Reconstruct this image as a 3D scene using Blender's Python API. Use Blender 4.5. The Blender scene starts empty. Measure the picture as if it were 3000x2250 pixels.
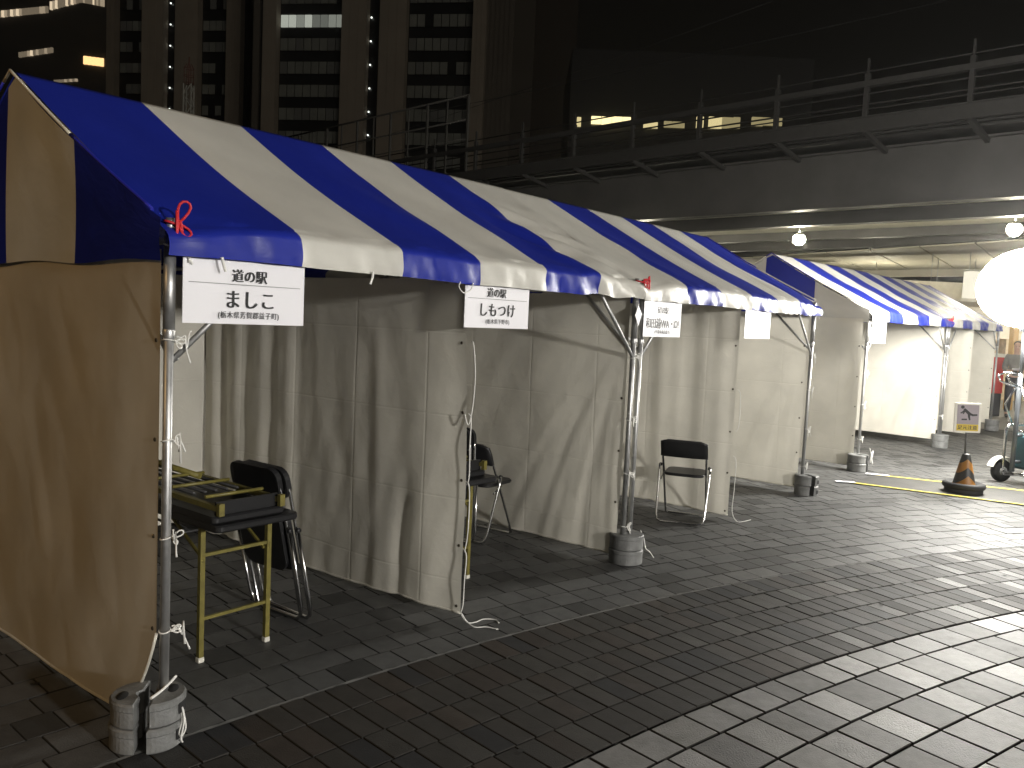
import bpy, math, random
from mathutils import Vector, Matrix
from mathutils import noise as mnoise
from math import sin, cos, pi, radians, sqrt, exp, hypot, atan2, floor

random.seed(7)
S = bpy.context.scene
COL = S.collection

# ------------------------------------------------------------------ camera
CAM_H, PITCH, ROLL, FOC = 1.737, 0.078, 0.046, 2454.0
F = Vector((0, cos(PITCH), -sin(PITCH)))
U0 = Vector((0, sin(PITCH), cos(PITCH)))
R0 = Vector((1, 0, 0))
RV = R0 * cos(ROLL) + U0 * sin(ROLL)
UV = U0 * cos(ROLL) - R0 * sin(ROLL)
cd = bpy.data.cameras.new('camera')
cam = bpy.data.objects.new('camera', cd)
COL.objects.link(cam)
cam.matrix_world = Matrix(((RV.x, UV.x, -F.x, 0), (RV.y, UV.y, -F.y, 0), (RV.z, UV.z, -F.z, CAM_H), (0, 0, 0, 1)))
cd.sensor_width = 36.0
cd.lens = FOC / 3000 * 36.0
cd.clip_start = 0.05
cd.clip_end = 2000
S.camera = cam

# ------------------------------------------------------------------ night sky, faint sun, exposure
SUN_DIR = Vector((0.50, -0.85, 0.30)).normalized()      # towards the source
wd = bpy.data.worlds.new('World')
S.world = wd
wd.use_nodes = True
nt = wd.node_tree
nt.nodes.clear()
sky = nt.nodes.new('ShaderNodeTexSky')
sky.sky_type = 'NISHITA'
sky.sun_disc = False
sky.sun_elevation = radians(-6)
sky.sun_rotation = radians(150)
bg = nt.nodes.new('ShaderNodeBackground')
bg.inputs['Strength'].default_value = 0.05
glow = nt.nodes.new('ShaderNodeBackground')
glow.inputs['Color'].default_value = (1.0, 0.88, 0.68, 1)   # town glow on the night sky
glow.inputs['Strength'].default_value = 0.0024
addn = nt.nodes.new('ShaderNodeAddShader')
wo = nt.nodes.new('ShaderNodeOutputWorld')
nt.links.new(sky.outputs[0], bg.inputs[0])
nt.links.new(bg.outputs[0], addn.inputs[0])
nt.links.new(glow.outputs[0], addn.inputs[1])
nt.links.new(addn.outputs[0], wo.inputs[0])

sl = bpy.data.lights.new('sun', 'SUN')
sl.energy = 0.22
sl.angle = radians(25)
sl.color = (1.0, 0.9, 0.74)
so = bpy.data.objects.new('sun', sl)
COL.objects.link(so)
so.rotation_euler = SUN_DIR.to_track_quat('Z', 'Y').to_euler()

S.view_settings.view_transform = 'Standard'
S.view_settings.look = 'None'
S.view_settings.exposure = 0.0
S.view_settings.gamma = 1.0
S.view_settings.use_curve_mapping = False
S.render.engine = 'CYCLES'
S.cycles.use_denoising = True
S.cycles.max_bounces = 6
S.cycles.sample_clamp_indirect = 4.0
S.cycles.caustics_reflective = False
S.cycles.caustics_refractive = False

# ------------------------------------------------------------------ helpers
class MB:
    """collects shapes and links them as ONE mesh object"""
    def __init__(s):
        s.v, s.f, s.m, s.sm, s.uv = [], [], [], [], None
    def add(s, vs, fs, mi=0, smooth=False, M=None):
        b = len(s.v)
        for p in vs:
            p = Vector(p)
            s.v.append(M @ p if M else p)
        for f in fs:
            s.f.append([b + i for i in f]); s.m.append(mi); s.sm.append(smooth)
        return s
    def box(s, a, b, mi=0, M=None):
        x0, y0, z0 = a; x1, y1, z1 = b
        vs = [(x0,y0,z0),(x1,y0,z0),(x1,y1,z0),(x0,y1,z0),(x0,y0,z1),(x1,y0,z1),(x1,y1,z1),(x0,y1,z1)]
        return s.add(vs, [(0,3,2,1),(4,5,6,7),(0,1,5,4),(1,2,6,5),(2,3,7,6),(3,0,4,7)], mi, False, M)
    def prism(s, poly, z0, z1, mi=0, M=None, bev=0.0, smooth=False):
        """polygon (ccw, xy) extruded z0..z1 with a small inset bevel on both rims"""
        n = len(poly)
        cx = sum(p[0] for p in poly) / n; cy = sum(p[1] for p in poly) / n
        R = max(hypot(p[0]-cx, p[1]-cy) for p in poly)
        k = 1 - bev / R if bev else 1
        ins = [(cx + (p[0]-cx)*k, cy + (p[1]-cy)*k) for p in poly]
        if bev:
            rings = [[(x,y,z0) for x,y in ins], [(x,y,z0+bev) for x,y in poly], [(x,y,z1-bev) for x,y in poly], [(x,y,z1) for x,y in ins]]
        else:
            rings = [[(x,y,z0) for x,y in poly], [(x,y,z1) for x,y in poly]]
        vs = [p for r in rings for p in r]
        fs = []
        for k2 in range(len(rings)-1):
            for i in range(n):
                j = (i+1) % n
                fs.append((k2*n+i, k2*n+j, (k2+1)*n+j, (k2+1)*n+i))
        s.add(vs, fs, mi, smooth, M)
        b = len(s.v) - len(vs)
        s.f.append([b+i for i in range(n)][::-1]); s.m.append(mi); s.sm.append(False)
        t = b + (len(rings)-1)*n
        s.f.append([t+i for i in range(n)]); s.m.append(mi); s.sm.append(False)
        return s
    def tube(s, pts, r, n=8, mi=0, M=None, closed=False, cap=True):
        pts = [Vector(p) for p in pts]
        rs = r if isinstance(r, (list, tuple)) else [r]*len(pts)
        N = len(pts); vs = []; fs = []
        prev = None
        for i, p in enumerate(pts):
            if closed: t = pts[(i+1) % N] - pts[i-1]
            else: t = pts[min(i+1, N-1)] - pts[max(i-1, 0)]
            if t.length < 1e-9: t = Vector((0,0,1))
            t.normalize()
            if prev is None:
                a = Vector((0,0,1)) if abs(t.z) < 0.9 else Vector((1,0,0))
                e1 = t.cross(a).normalized()
            else:
                e1 = (prev - t * prev.dot(t))
                e1 = e1.normalized() if e1.length > 1e-6 else t.orthogonal().normalized()
            prev = e1
            e2 = t.cross(e1)
            for k in range(n):
                a = 2*pi*k/n
                vs.append(p + (e1*cos(a) + e2*sin(a)) * rs[i])
        for i in range(N if closed else N-1):
            for k in range(n):
                a = i*n+k; b = i*n+(k+1) % n
                c = ((i+1) % N)*n+(k+1) % n; d = ((i+1) % N)*n+k
                fs.append((a,b,c,d))
        s.add(vs, fs, mi, True, M)
        if cap and not closed:
            b = len(s.v)-len(vs)
            s.f.append([b+k for k in range(n)][::-1]); s.m.append(mi); s.sm.append(False)
            s.f.append([b+(N-1)*n+k for k in range(n)]); s.m.append(mi); s.sm.append(False)
        return s
    def lathe(s, prof, n=20, mi=0, M=None, smooth=True):
        vs = []; fs = []
        for r, z in prof:
            for k in range(n):
                a = 2*pi*k/n
                vs.append((r*cos(a), r*sin(a), z))
        for i in range(len(prof)-1):
            for k in range(n):
                fs.append((i*n+k, i*n+(k+1)%n, (i+1)*n+(k+1)%n, (i+1)*n+k))
        return s.add(vs, fs, mi, smooth, M)
    def grid(s, P, nu, nv, mi=0, smooth=True, uvf=None):
        b = len(s.v)
        vs = []; uvs = []
        for j in range(nv+1):
            for i in range(nu+1):
                p = P(i/nu, j/nv); vs.append(p)
        fs = []
        for j in range(nv):
            for i in range(nu):
                a = j*(nu+1)+i
                fs.append((a, a+1, a+nu+2, a+nu+1))
        s.add(vs, fs, mi, smooth)
        return s
    def build(s, name, mats, parent=None, tone=None, uv=None):
        me = bpy.data.meshes.new(name)
        me.from_pydata([tuple(p) for p in s.v], [], s.f)
        if not isinstance(mats, (list, tuple)): mats = [mats]
        for m in mats: me.materials.append(m)
        me.polygons.foreach_set('material_index', s.m)
        me.polygons.foreach_set('use_smooth', s.sm)
        if tone is not None:
            ca = me.color_attributes.new('tone', 'FLOAT_COLOR', 'POINT')
            ca.data.foreach_set('color', tone)
        if uv is not None:
            ul = me.uv_layers.new(name='cloth')
            for l in me.loops:
                ul.data[l.index].uv = uv[l.vertex_index]
        me.update()
        o = bpy.data.objects.new(name, me)
        COL.objects.link(o)
        if parent: o.parent = parent
        return o

def tag(o, label, cat, group=None):
    o['label'] = label; o['category'] = cat
    if group: o['group'] = group
    return o
def thing(name, label, cat, M=None, group=None):
    o = bpy.data.objects.new(name, None)
    o.empty_display_size = 0.2
    COL.objects.link(o)
    if M is not None: o.matrix_world = M
    return tag(o, label, cat, group)
def struct(o):
    o['kind'] = 'structure'; return o
def T(x=0, y=0, z=0, rz=0, rx=0, ry=0):
    return Matrix.Translation((x, y, z)) @ Matrix.Rotation(rz, 4, 'Z') @ Matrix.Rotation(rx, 4, 'X') @ Matrix.Rotation(ry, 4, 'Y')
def copy_thing(root, M, label=None):
    c = root.copy(); COL.objects.link(c); c.matrix_world = M
    if label: c['label'] = label
    for ch in [o for o in bpy.data.objects if o.parent == root]:
        d = ch.copy(); COL.objects.link(d); d.parent = c
        for g in [o for o in bpy.data.objects if o.parent == ch]:
            e = g.copy(); COL.objects.link(e); e.parent = d
    return c
def sst(a, b, x):
    t = min(1, max(0, (x-a)/(b-a))); return t*t*(3-2*t)
def arc(cx, cy, r, a0, a1, n):
    return [(cx+r*cos(a0+(a1-a0)*i/n), cy+r*sin(a0+(a1-a0)*i/n)) for i in range(n+1)]
def rrect(x0, y0, x1, y1, r, n=4):
    p = []
    for cx, cy, a in ((x1-r, y1-r, 0), (x0+r, y1-r, pi/2), (x0+r, y0+r, pi), (x1-r, y0+r, 3*pi/2)):
        p += arc(cx, cy, r, a, a+pi/2, n)
    return p

# ------------------------------------------------------------------ materials
def mat(name, col, rough=0.6, metal=0.0, spec=0.5, noise=0.0, nscale=8.0, bump=0.0, bscale=60.0, emit=None, es=0.0, coat=0.0, trans=0.0, rvar=0.0):
    m = bpy.data.materials.new(name); m.use_nodes = True
    n = m.node_tree.nodes; l = m.node_tree.links
    b = n['Principled BSDF']
    b.inputs['Base Color'].default_value = (*col, 1)
    b.inputs['Roughness'].default_value = rough
    b.inputs['Metallic'].default_value = metal
    b.inputs['Specular IOR Level'].default_value = spec
    if coat: b.inputs['Coat Weight'].default_value = coat
    if emit:
        b.inputs['Emission Color'].default_value = (*emit, 1)
        b.inputs['Emission Strength'].default_value = es
    tc = n.new('ShaderNodeTexCoord')
    if noise or rvar:
        nz = n.new('ShaderNodeTexNoise'); nz.inputs['Scale'].default_value = nscale; nz.inputs['Detail'].default_value = 5
        l.new(tc.outputs['Object'], nz.inputs['Vector'])
    if noise:
        mr = n.new('ShaderNodeMapRange'); mr.inputs[1].default_value = 0.3; mr.inputs[2].default_value = 0.7
        mr.inputs[3].default_value = 1-noise; mr.inputs[4].default_value = 1+noise*0.6
        l.new(nz.outputs['Fac'], mr.inputs[0])
        mx = n.new('ShaderNodeVectorMath'); mx.operation = 'SCALE'; mx.inputs[0].default_value = col
        l.new(mr.outputs[0], mx.inputs['Scale'])
        l.new(mx.outputs[0], b.inputs['Base Color'])
    if rvar:
        m2 = n.new('ShaderNodeMapRange'); m2.inputs[1].default_value = 0.3; m2.inputs[2].default_value = 0.7
        m2.inputs[3].default_value = rough-rvar; m2.inputs[4].default_value = rough+rvar
        l.new(nz.outputs['Fac'], m2.inputs[0]); l.new(m2.outputs[0], b.inputs['Roughness'])
    if bump:
        nb = n.new('ShaderNodeTexNoise'); nb.inputs['Scale'].default_value = bscale; nb.inputs['Detail'].default_value = 4
        l.new(tc.outputs['Object'], nb.inputs['Vector'])
        bp = n.new('ShaderNodeBump'); bp.inputs['Strength'].default_value = bump; bp.inputs['Distance'].default_value = 0.01
        l.new(nb.outputs['Fac'], bp.inputs['Height']); l.new(bp.outputs[0], b.inputs['Normal'])
    if trans:
        out = n['Material Output']
        tr = n.new('ShaderNodeBsdfTranslucent'); tr.inputs['Color'].default_value = (*col, 1)
        ms = n.new('ShaderNodeMixShader'); ms.inputs[0].default_value = trans
        l.new(b.outputs[0], ms.inputs[1]); l.new(tr.outputs[0], ms.inputs[2]); l.new(ms.outputs[0], out.inputs[0])
    return m

def cloth(name, col, rough, trans, creases=True, spec=0.35):
    """woven cloth: soft mottling, storage creases on a 0.46 m grid, crumples"""
    m = bpy.data.materials.new(name); m.use_nodes = True
    n = m.node_tree.nodes; l = m.node_tree.links
    b = n['Principled BSDF']
    b.inputs['Roughness'].default_value = rough
    b.inputs['Specular IOR Level'].default_value = spec
    uv = n.new('ShaderNodeUVMap'); uv.uv_map = 'cloth'
    nz = n.new('ShaderNodeTexNoise'); nz.inputs['Scale'].default_value = 2.2; nz.inputs['Detail'].default_value = 6
    l.new(uv.outputs[0], nz.inputs['Vector'])
    mr = n.new('ShaderNodeMapRange'); mr.inputs[1].default_value = 0.3; mr.inputs[2].default_value = 0.7
    mr.inputs[3].default_value = 0.86; mr.inputs[4].default_value = 1.06
    l.new(nz.outputs['Fac'], mr.inputs[0])
    sc = n.new('ShaderNodeVectorMath'); sc.operation = 'SCALE'; sc.inputs[0].default_value = col
    l.new(mr.outputs[0], sc.inputs['Scale'])
    l.new(sc.outputs[0], b.inputs['Base Color'])
    cr = n.new('ShaderNodeTexNoise'); cr.inputs['Scale'].default_value = 5.0; cr.inputs['Detail'].default_value = 7
    cr.inputs['Distortion'].default_value = 0.4
    l.new(uv.outputs[0], cr.inputs['Vector'])
    rg = n.new('ShaderNodeTexNoise'); rg.noise_type = 'RIDGED_MULTIFRACTAL'; rg.normalize = False
    rg.inputs['Scale'].default_value = 1.7; rg.inputs['Detail'].default_value = 2.5; rg.inputs['Distortion'].default_value = 0.5
    l.new(uv.outputs[0], rg.inputs['Vector'])
    rm = n.new('ShaderNodeMath'); rm.operation = 'MULTIPLY_ADD'; rm.inputs[1].default_value = 0.42
    l.new(rg.outputs['Fac'], rm.inputs[0]); l.new(cr.outputs['Fac'], rm.inputs[2])
    h = rm.outputs[0]
    if creases:
        sx = n.new('ShaderNodeSeparateXYZ'); l.new(uv.outputs[0], sx.inputs[0])
        hs = []
        for i, per in ((0, 0.61), (1, 0.47)):
            d = n.new('ShaderNodeMath'); d.operation = 'DIVIDE'; d.inputs[1].default_value = per; l.new(sx.outputs[i], d.inputs[0])
            fr = n.new('ShaderNodeMath'); fr.operation = 'FRACT'; l.new(d.outputs[0], fr.inputs[0])
            sb = n.new('ShaderNodeMath'); sb.operation = 'SUBTRACT'; sb.inputs[1].default_value = 0.5; l.new(fr.outputs[0], sb.inputs[0])
            ab = n.new('ShaderNodeMath'); ab.operation = 'ABSOLUTE'; l.new(sb.outputs[0], ab.inputs[0])
            mm = n.new('ShaderNodeMapRange'); mm.interpolation_type = 'SMOOTHSTEP'
            mm.inputs[1].default_value = 0.0; mm.inputs[2].default_value = 0.02; mm.inputs[3].default_value = 0.17; mm.inputs[4].default_value = 0.0
            l.new(ab.outputs[0], mm.inputs[0]); hs.append(mm.outputs[0])
        a1 = n.new('ShaderNodeMath'); l.new(hs[0], a1.inputs[0]); l.new(hs[1], a1.inputs[1])
        a2 = n.new('ShaderNodeMath'); l.new(a1.outputs[0], a2.inputs[0]); l.new(h, a2.inputs[1]); h = a2.outputs[0]
    bp = n.new('ShaderNodeBump'); bp.inputs['Strength'].default_value = 0.42 if creases else 0.20; bp.inputs['Distance'].default_value = 0.02
    l.new(h, bp.inputs['Height']); l.new(bp.outputs[0], b.inputs['Normal'])
    tr = n.new('ShaderNodeBsdfTranslucent'); l.new(sc.outputs[0], tr.inputs['Color'])
    ms = n.new('ShaderNodeMixShader'); ms.inputs[0].default_value = trans
    l.new(b.outputs[0], ms.inputs[1]); l.new(tr.outputs[0], ms.inputs[2]); l.new(ms.outputs[0], n['Material Output'].inputs[0])
    return m

def paving(name, rough, rvar, bump, bscale, spec=0.5):
    m = bpy.data.materials.new(name); m.use_nodes = True
    n = m.node_tree.nodes; l = m.node_tree.links
    b = n['Principled BSDF']; b.inputs['Specular IOR Level'].default_value = spec
    at = n.new('ShaderNodeAttribute'); at.attribute_name = 'tone'
    geo = n.new('ShaderNodeNewGeometry')
    nz = n.new('ShaderNodeTexNoise'); nz.inputs['Scale'].default_value = 9; nz.inputs['Detail'].default_value = 8; nz.inputs['Roughness'].default_value = 0.7
    l.new(geo.outputs['Position'], nz.inputs['Vector'])
    mr = n.new('ShaderNodeMapRange'); mr.inputs[1].default_value = 0.3; mr.inputs[2].default_value = 0.7
    mr.inputs[3].default_value = 0.72; mr.inputs[4].default_value = 1.22
    l.new(nz.outputs['Fac'], mr.inputs[0])
    sc = n.new('ShaderNodeVectorMath'); sc.operation = 'SCALE'
    l.new(at.outputs['Color'], sc.inputs[0]); l.new(mr.outputs[0], sc.inputs['Scale'])
    l.new(sc.outputs[0], b.inputs['Base Color'])
    rr = n.new('ShaderNodeMapRange'); rr.inputs[1].default_value = 0; rr.inputs[2].default_value = 1
    rr.inputs[3].default_value = rough-rvar; rr.inputs[4].default_value = rough+rvar
    l.new(at.outputs['Alpha'], rr.inputs[0]); l.new(rr.outputs[0], b.inputs['Roughness'])
    nb = n.new('ShaderNodeTexNoise'); nb.inputs['Scale'].default_value = bscale; nb.inputs['Detail'].default_value = 6
    l.new(geo.outputs['Position'], nb.inputs['Vector'])
    bp = n.new('ShaderNodeBump'); bp.inputs['Distance'].default_value = 0.004
    bs = n.new('ShaderNodeMapRange'); bs.inputs[3].default_value = bump*1.6; bs.inputs[4].default_value = bump*0.6
    l.new(at.outputs['Alpha'], bs.inputs[0]); l.new(bs.outputs[0], bp.inputs['Strength'])
    l.new(nb.outputs['Fac'], bp.inputs['Height']); l.new(bp.outputs[0], b.inputs['Normal'])
    return m

def emis(name, col, strength, sample=True, cam_only=False):
    m = bpy.data.materials.new(name); m.use_nodes = True
    n = m.node_tree.nodes; l = m.node_tree.links
    n.remove(n['Principled BSDF'])
    e = n.new('ShaderNodeEmission'); e.inputs[0].default_value = (*col, 1); e.inputs[1].default_value = strength
    l.new(e.outputs[0], n['Material Output'].inputs[0])
    if not sample: m.cycles.emission_sampling = 'NONE'
    return m

M_BLUE = cloth('blue_vinyl', (0.012, 0.024, 0.29), 0.42, 0.06, False, 0.45)
M_CREAM = cloth('cream_vinyl', (0.62, 0.605, 0.55), 0.45, 0.10, False, 0.45)
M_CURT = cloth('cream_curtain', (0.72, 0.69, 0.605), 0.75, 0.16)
M_CURT_DIM = cloth('cream_curtain_dimmed', (0.56, 0.51, 0.42), 0.75, 0.12, False)  # same cloth, colour darkened for the dimmer light on the end wall
M_STEEL = mat('galvanised_steel', (0.46, 0.46, 0.455), 0.46, 0.85, noise=0.12, nscale=30, rvar=0.06)
M_DARKSTEEL = mat('dark_steel', (0.10, 0.10, 0.10), 0.45, 0.7)
M_CHROME = mat('chrome', (0.62, 0.62, 0.62), 0.16, 1.0)
M_CORD = mat('white_cord', (0.75, 0.74, 0.70), 0.8)
M_CORD2 = mat('cream_piping', (0.60, 0.57, 0.48), 0.7)
M_BLUEP = mat('blue_piping', (0.016, 0.02, 0.32), 0.5)
M_RED = mat('red_cord', (0.55, 0.02, 0.03), 0.6)
M_PAPER = mat('white_card', (0.80, 0.79, 0.82), 0.4, spec=0.5)
M_INK = mat('black_ink', (0.012, 0.012, 0.014), 0.5)
M_RULE = mat('grey_rule', (0.22, 0.22, 0.22), 0.5)
M_WEIGHT = mat('grey_cast_weight', (0.17, 0.172, 0.168), 0.5, 0.0, noise=0.3, nscale=14, bump=0.25, bscale=70)
M_BLACK = mat('black_plastic', (0.014, 0.014, 0.015), 0.42, spec=0.5, noise=0.3)
M_TOP = mat('black_laminate', (0.016, 0.016, 0.017), 0.35)
M_OLIVE = mat('olive_paint', (0.17, 0.145, 0.035), 0.45, noise=0.25, nscale=25)
M_WPLAST = mat('white_plastic', (0.7, 0.68, 0.6), 0.5)
M_RUBBER = mat('black_rubber', (0.007, 0.007, 0.007), 0.75)
M_EYE = mat('dull_brass', (0.10, 0.085, 0.06), 0.5, 0.6)

# ------------------------------------------------------------------ ground and paving
PC = Vector((9.373, -6.562))       # centre of the round plaza
M_GROUND = mat('ground_mortar', (0.035, 0.034, 0.032), 0.85, noise=0.4, nscale=3, bump=0.3, bscale=40)
g = MB()
g.grid(lambda a, b: (-300+600*a, -300+600*b, -0.012), 4, 4, smooth=False)
struct(g.build('ground', M_GROUND))
M_FARPAVE = mat('far_paving', (0.10, 0.098, 0.092), 0.55, noise=0.3, nscale=2.5)
g = MB()
g.grid(lambda a, b: (PC.x+(23.0+30*b)*cos(radians(60+110*a)), PC.y+(23.0+30*b)*sin(radians(60+110*a)), -0.004), 60, 6, smooth=False)
struct(g.build('far_pavement', M_FARPAVE))

M_TILE = paving('grey_tile', 0.55, 0.07, 0.6, 150, 0.45)
M_BRICK = paving('brown_brick', 0.58, 0.12, 0.6, 170, 0.30)
M_STONE = paving('pale_stone', 0.52, 0.10, 0.7, 120, 0.42)
M_JOINT = mat('joint_sand', (0.045, 0.043, 0.040), 0.95, spec=0.08)

def project(x, y):
    d = Vector((x, y, -CAM_H)); z = d.dot(F)
    if z < 0.4: return None
    return 1500 + FOC*d.dot(RV)/z, 1125 - FOC*d.dot(UV)/z, z

def lay(r_edges, a_lo, a_hi, wfun, colfun, gap, seed):
    """wedge pieces laid in rings; returns list of (size in the photo, verts, tone)"""
    rnd = random.Random(seed); out = []
    for k in range(len(r_edges)-1):
        ra, rb = r_edges[k]+gap/2, r_edges[k+1]-gap/2
        rm = (ra+rb)/2
        a = radians(a_lo) - rnd.random()*0.01
        while a < radians(a_hi):
            w = wfun(rnd, k); da = w/rm
            ang = a + da/2
            q = project(PC.x+rm*cos(ang), PC.y+rm*sin(ang))
            if q and -160 < q[0] < 3160 and -50 < q[1] < 2420:
                g2 = gap/2/rm
                jit = lambda: (rnd.random()-0.5)*0.004
                c = [(ra+jit(), a+g2), (rb+jit(), a+g2), (rb+jit(), a+da-g2), (ra+jit(), a+da-g2)]
                z = (rnd.random()-0.5)*0.003
                tilt = [(rnd.random()-0.5)*0.0016 for _ in range(4)]
                ch = 0.0025
                top = []; low = []
                cm = (rm, ang)
                for i, (r_, t_) in enumerate(c):
                    rr = r_ + (ch if r_ < cm[0] else -ch); tt = t_ + (ch/rm if t_ < cm[1] else -ch/rm)
                    top.append((PC.x+rr*cos(tt), PC.y+rr*sin(tt), z+tilt[i]))
                    low.append((PC.x+r_*cos(t_), PC.y+r_*sin(t_), -0.0125))
                    top[-1:] = [top[-1]]
                mid = [(PC.x+r_*cos(t_), PC.y+r_*sin(t_), z+tilt[i]-0.0022) for i, (r_, t_) in enumerate(c)]
                area = (w*(rb-ra)) * FOC*FOC*CAM_H/(q[2]**3)
                vis = 0 if not (-40 < q[0] < 3040 and q[1] < 2330) else 1
                out.append((area*vis, top+mid+low, colfun(rnd, k), q[2]))
            a += da
    return out

PF = [(0,3,2,1)] + [(i, (i+1)%4, 4+(i+1)%4, 4+i)for i in range(4)] + [(4+i, 4+(i+1)%4, 8+(i+1)%4, 8+i) for i in range(4)]
def pave(base_name, piece, pieces, material, maxn=298, hidden=None):
    pieces = [p for p in pieces if not (hidden and hidden(p))]
    pieces.sort(key=lambda p: -p[0])
    rest = MB(); tones = []
    base = MB()
    for p in pieces[maxn:]:
        rest.add(p[1], PF[:1], 0); rest.add(p[1], PF[1:], 1); tones += list(p[2])*24
    # a thin bed under the first rows is the parent of the single pieces
    o = rest.build(base_name, [material, M_JOINT], tone=tones)
    struct(o)
    for p in pieces[:maxn]:
        b = MB(); b.add(p[1], PF); b.m = [0]+[1]*8
        b.build(piece, [material, M_JOINT], o, tone=list(p[2])*12)
    return o

def tile_col(r, k):
    t = r.random()
    v = r.gauss(0.078, 0.007)
    if t < 0.16: v = r.gauss(0.038, 0.004)
    elif t < 0.28: v = r.gauss(0.10, 0.008)
    v = max(0.03, v)
    if k == 0: v *= 1.1
    return (v*0.985, v*0.99, v*0.97, 0.3+0.7*r.random())
def brick_col(r, k):
    t = r.random(); v = max(0.022, r.gauss(0.034, 0.004))
    if t < 0.14: return (v*0.72, v*0.74, v*0.80, 0.5+0.5*r.random())
    if t < 0.30: return (v*1.22, v*1.03, v*0.90, r.random())
    if t < 0.38: return (v*1.3, v*1.27, v*1.2, 0.1*r.random())
    return (v*1.05, v*1.0, v*0.93, 0.3+0.7*r.random())
def stone_col(r, k):
    t = r.random(); v = max(0.06, r.gauss(0.205, 0.022))
    if t < 0.14: v = r.gauss(0.115, 0.014)
    rough = 0.35+0.65*r.random()
    if t > 0.80: v *= 1.12; rough = 0.0
    tint = r.random()
    return (v*0.985, v*(0.985+0.01*tint), v*(0.945+0.05*tint), rough)

edges = [14.470]
rr = random.Random(3)
while edges[-1] < 23.2: edges.append(edges[-1] + (0.186 if len(edges) < 5 else rr.choice((0.16, 0.19, 0.19, 0.22))))
tiles = lay(edges, 92, 150, lambda r, k: r.choice((0.155, 0.17, 0.21, 0.30, 0.16) if k else (0.15, 0.165, 0.21, 0.17, 0.12)), tile_col, 0.0045, 11)
bedges = [13.312, 13.545, 13.775, 13.992, 14.228, 14.455]
bricks = lay(bedges, 88, 150, lambda r, k: r.choice((0.112, 0.115, 0.118)), brick_col, 0.006, 12)
sed = [13.302, 13.10, 12.83, 12.575, 12.33, 12.09, 11.84, 11.61, 11.36, 11.12, 10.87, 10.64, 10.4, 10.15, 9.9, 9.65, 9.4, 9.1][::-1]
stones = lay(sed, 88, 150, lambda r, k: r.choice((0.15, 0.19, 0.20, 0.23, 0.25, 0.25)), stone_col, 0.011, 13)
pave('tile_pavement', 'tile', tiles, M_TILE)
pave('brick_pavement', 'brick', bricks, M_BRICK)
pave('stone_pavement', 'stone', stones, M_STONE)
g = MB()
ang = [radians(88+62*i/400) for i in range(401)]
vs = []; fs = []
for a in ang:
    wob = 0.0025*sin(a*900)+0.002*sin(a*2300)
    vs += [(PC.x+(14.4555)*cos(a), PC.y+(14.4555)*sin(a), -0.003), (PC.x+(14.4695+wob)*cos(a), PC.y+(14.4695+wob)*sin(a), 0.0005)]
for i in range(400): fs.append((2*i, 2*i+1, 2*i+3, 2*i+2))
g.add(vs, fs)
struct(g.build('mortar_strip', mat('pale_mortar', (0.115, 0.114, 0.108), 0.8, noise=0.4, nscale=15)))

r_ = random.Random(21); b = MB()
for i in range(46):
    a = radians(r_.uniform(96, 140)); rr2 = r_.uniform(11.5, 18); s_ = r_.uniform(.008, .02)
    x_, y_ = PC.x+rr2*cos(a), PC.y+rr2*sin(a)
    b.add([(x_+s_*cos(q)*(1+.2*sin(3*q+i)), y_+s_*sin(q)*(1+.2*cos(2*q+i)), .0042) for q in [2*pi*k/12 for k in range(12)]], [tuple(range(12))])
o = b.build('gum_spots', mat('old_gum', (.02, .02, .019), .8)); o['kind'] = 'stuff'

# ------------------------------------------------------------------ festival tents
A = Vector((-1.347, 3.221)); TH1 = 0.898
def tent_matrix(x, y, a): return T(x, y, 0, a)
d1 = Vector((cos(TH1), sin(TH1)))
MT1 = tent_matrix(A.x, A.y, TH1)
o2 = A + d1*3.605
MT2 = Matrix.Translation((0, 0, -0.004)) @ tent_matrix(o2.x, o2.y, radians(51.9))
MT3 = tent_matrix(4.469, 10.66, radians(48.07))
TH4 = radians(49.3)
MT4 = tent_matrix(6.841+0.09*cos(TH4), 13.301+0.09*sin(TH4), TH4)
DEP, RIDGE, EAVE = 2.67, 2.785, 2.075

HALF = [(-0.060, 1.914), (-0.063, 1.940), (-0.063, 1.975), (-0.061, 2.010), (-0.058, 2.032), (-0.046, 2.047), (-0.025, 2.061)] + \
       [(1.335*t, EAVE+(RIDGE-EAVE)*t - 0.022*sin(pi*t)) for t in (0.0, 0.04, 0.08, 0.12, 0.18, 0.25, 0.32, 0.40, 0.48, 0.56, 0.64, 0.72, 0.80, 0.88, 0.95, 1.0)]
PROF = HALF + [(DEP-y, z) for y, z in HALF[::-1][1:]]

def roof_z(y):
    t = y/1.335 if y <= 1.335 else (DEP-y)/1.335
    return EAVE+(RIDGE-EAVE)*t - 0.022*sin(pi*max(0, min(1, t)))

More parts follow.
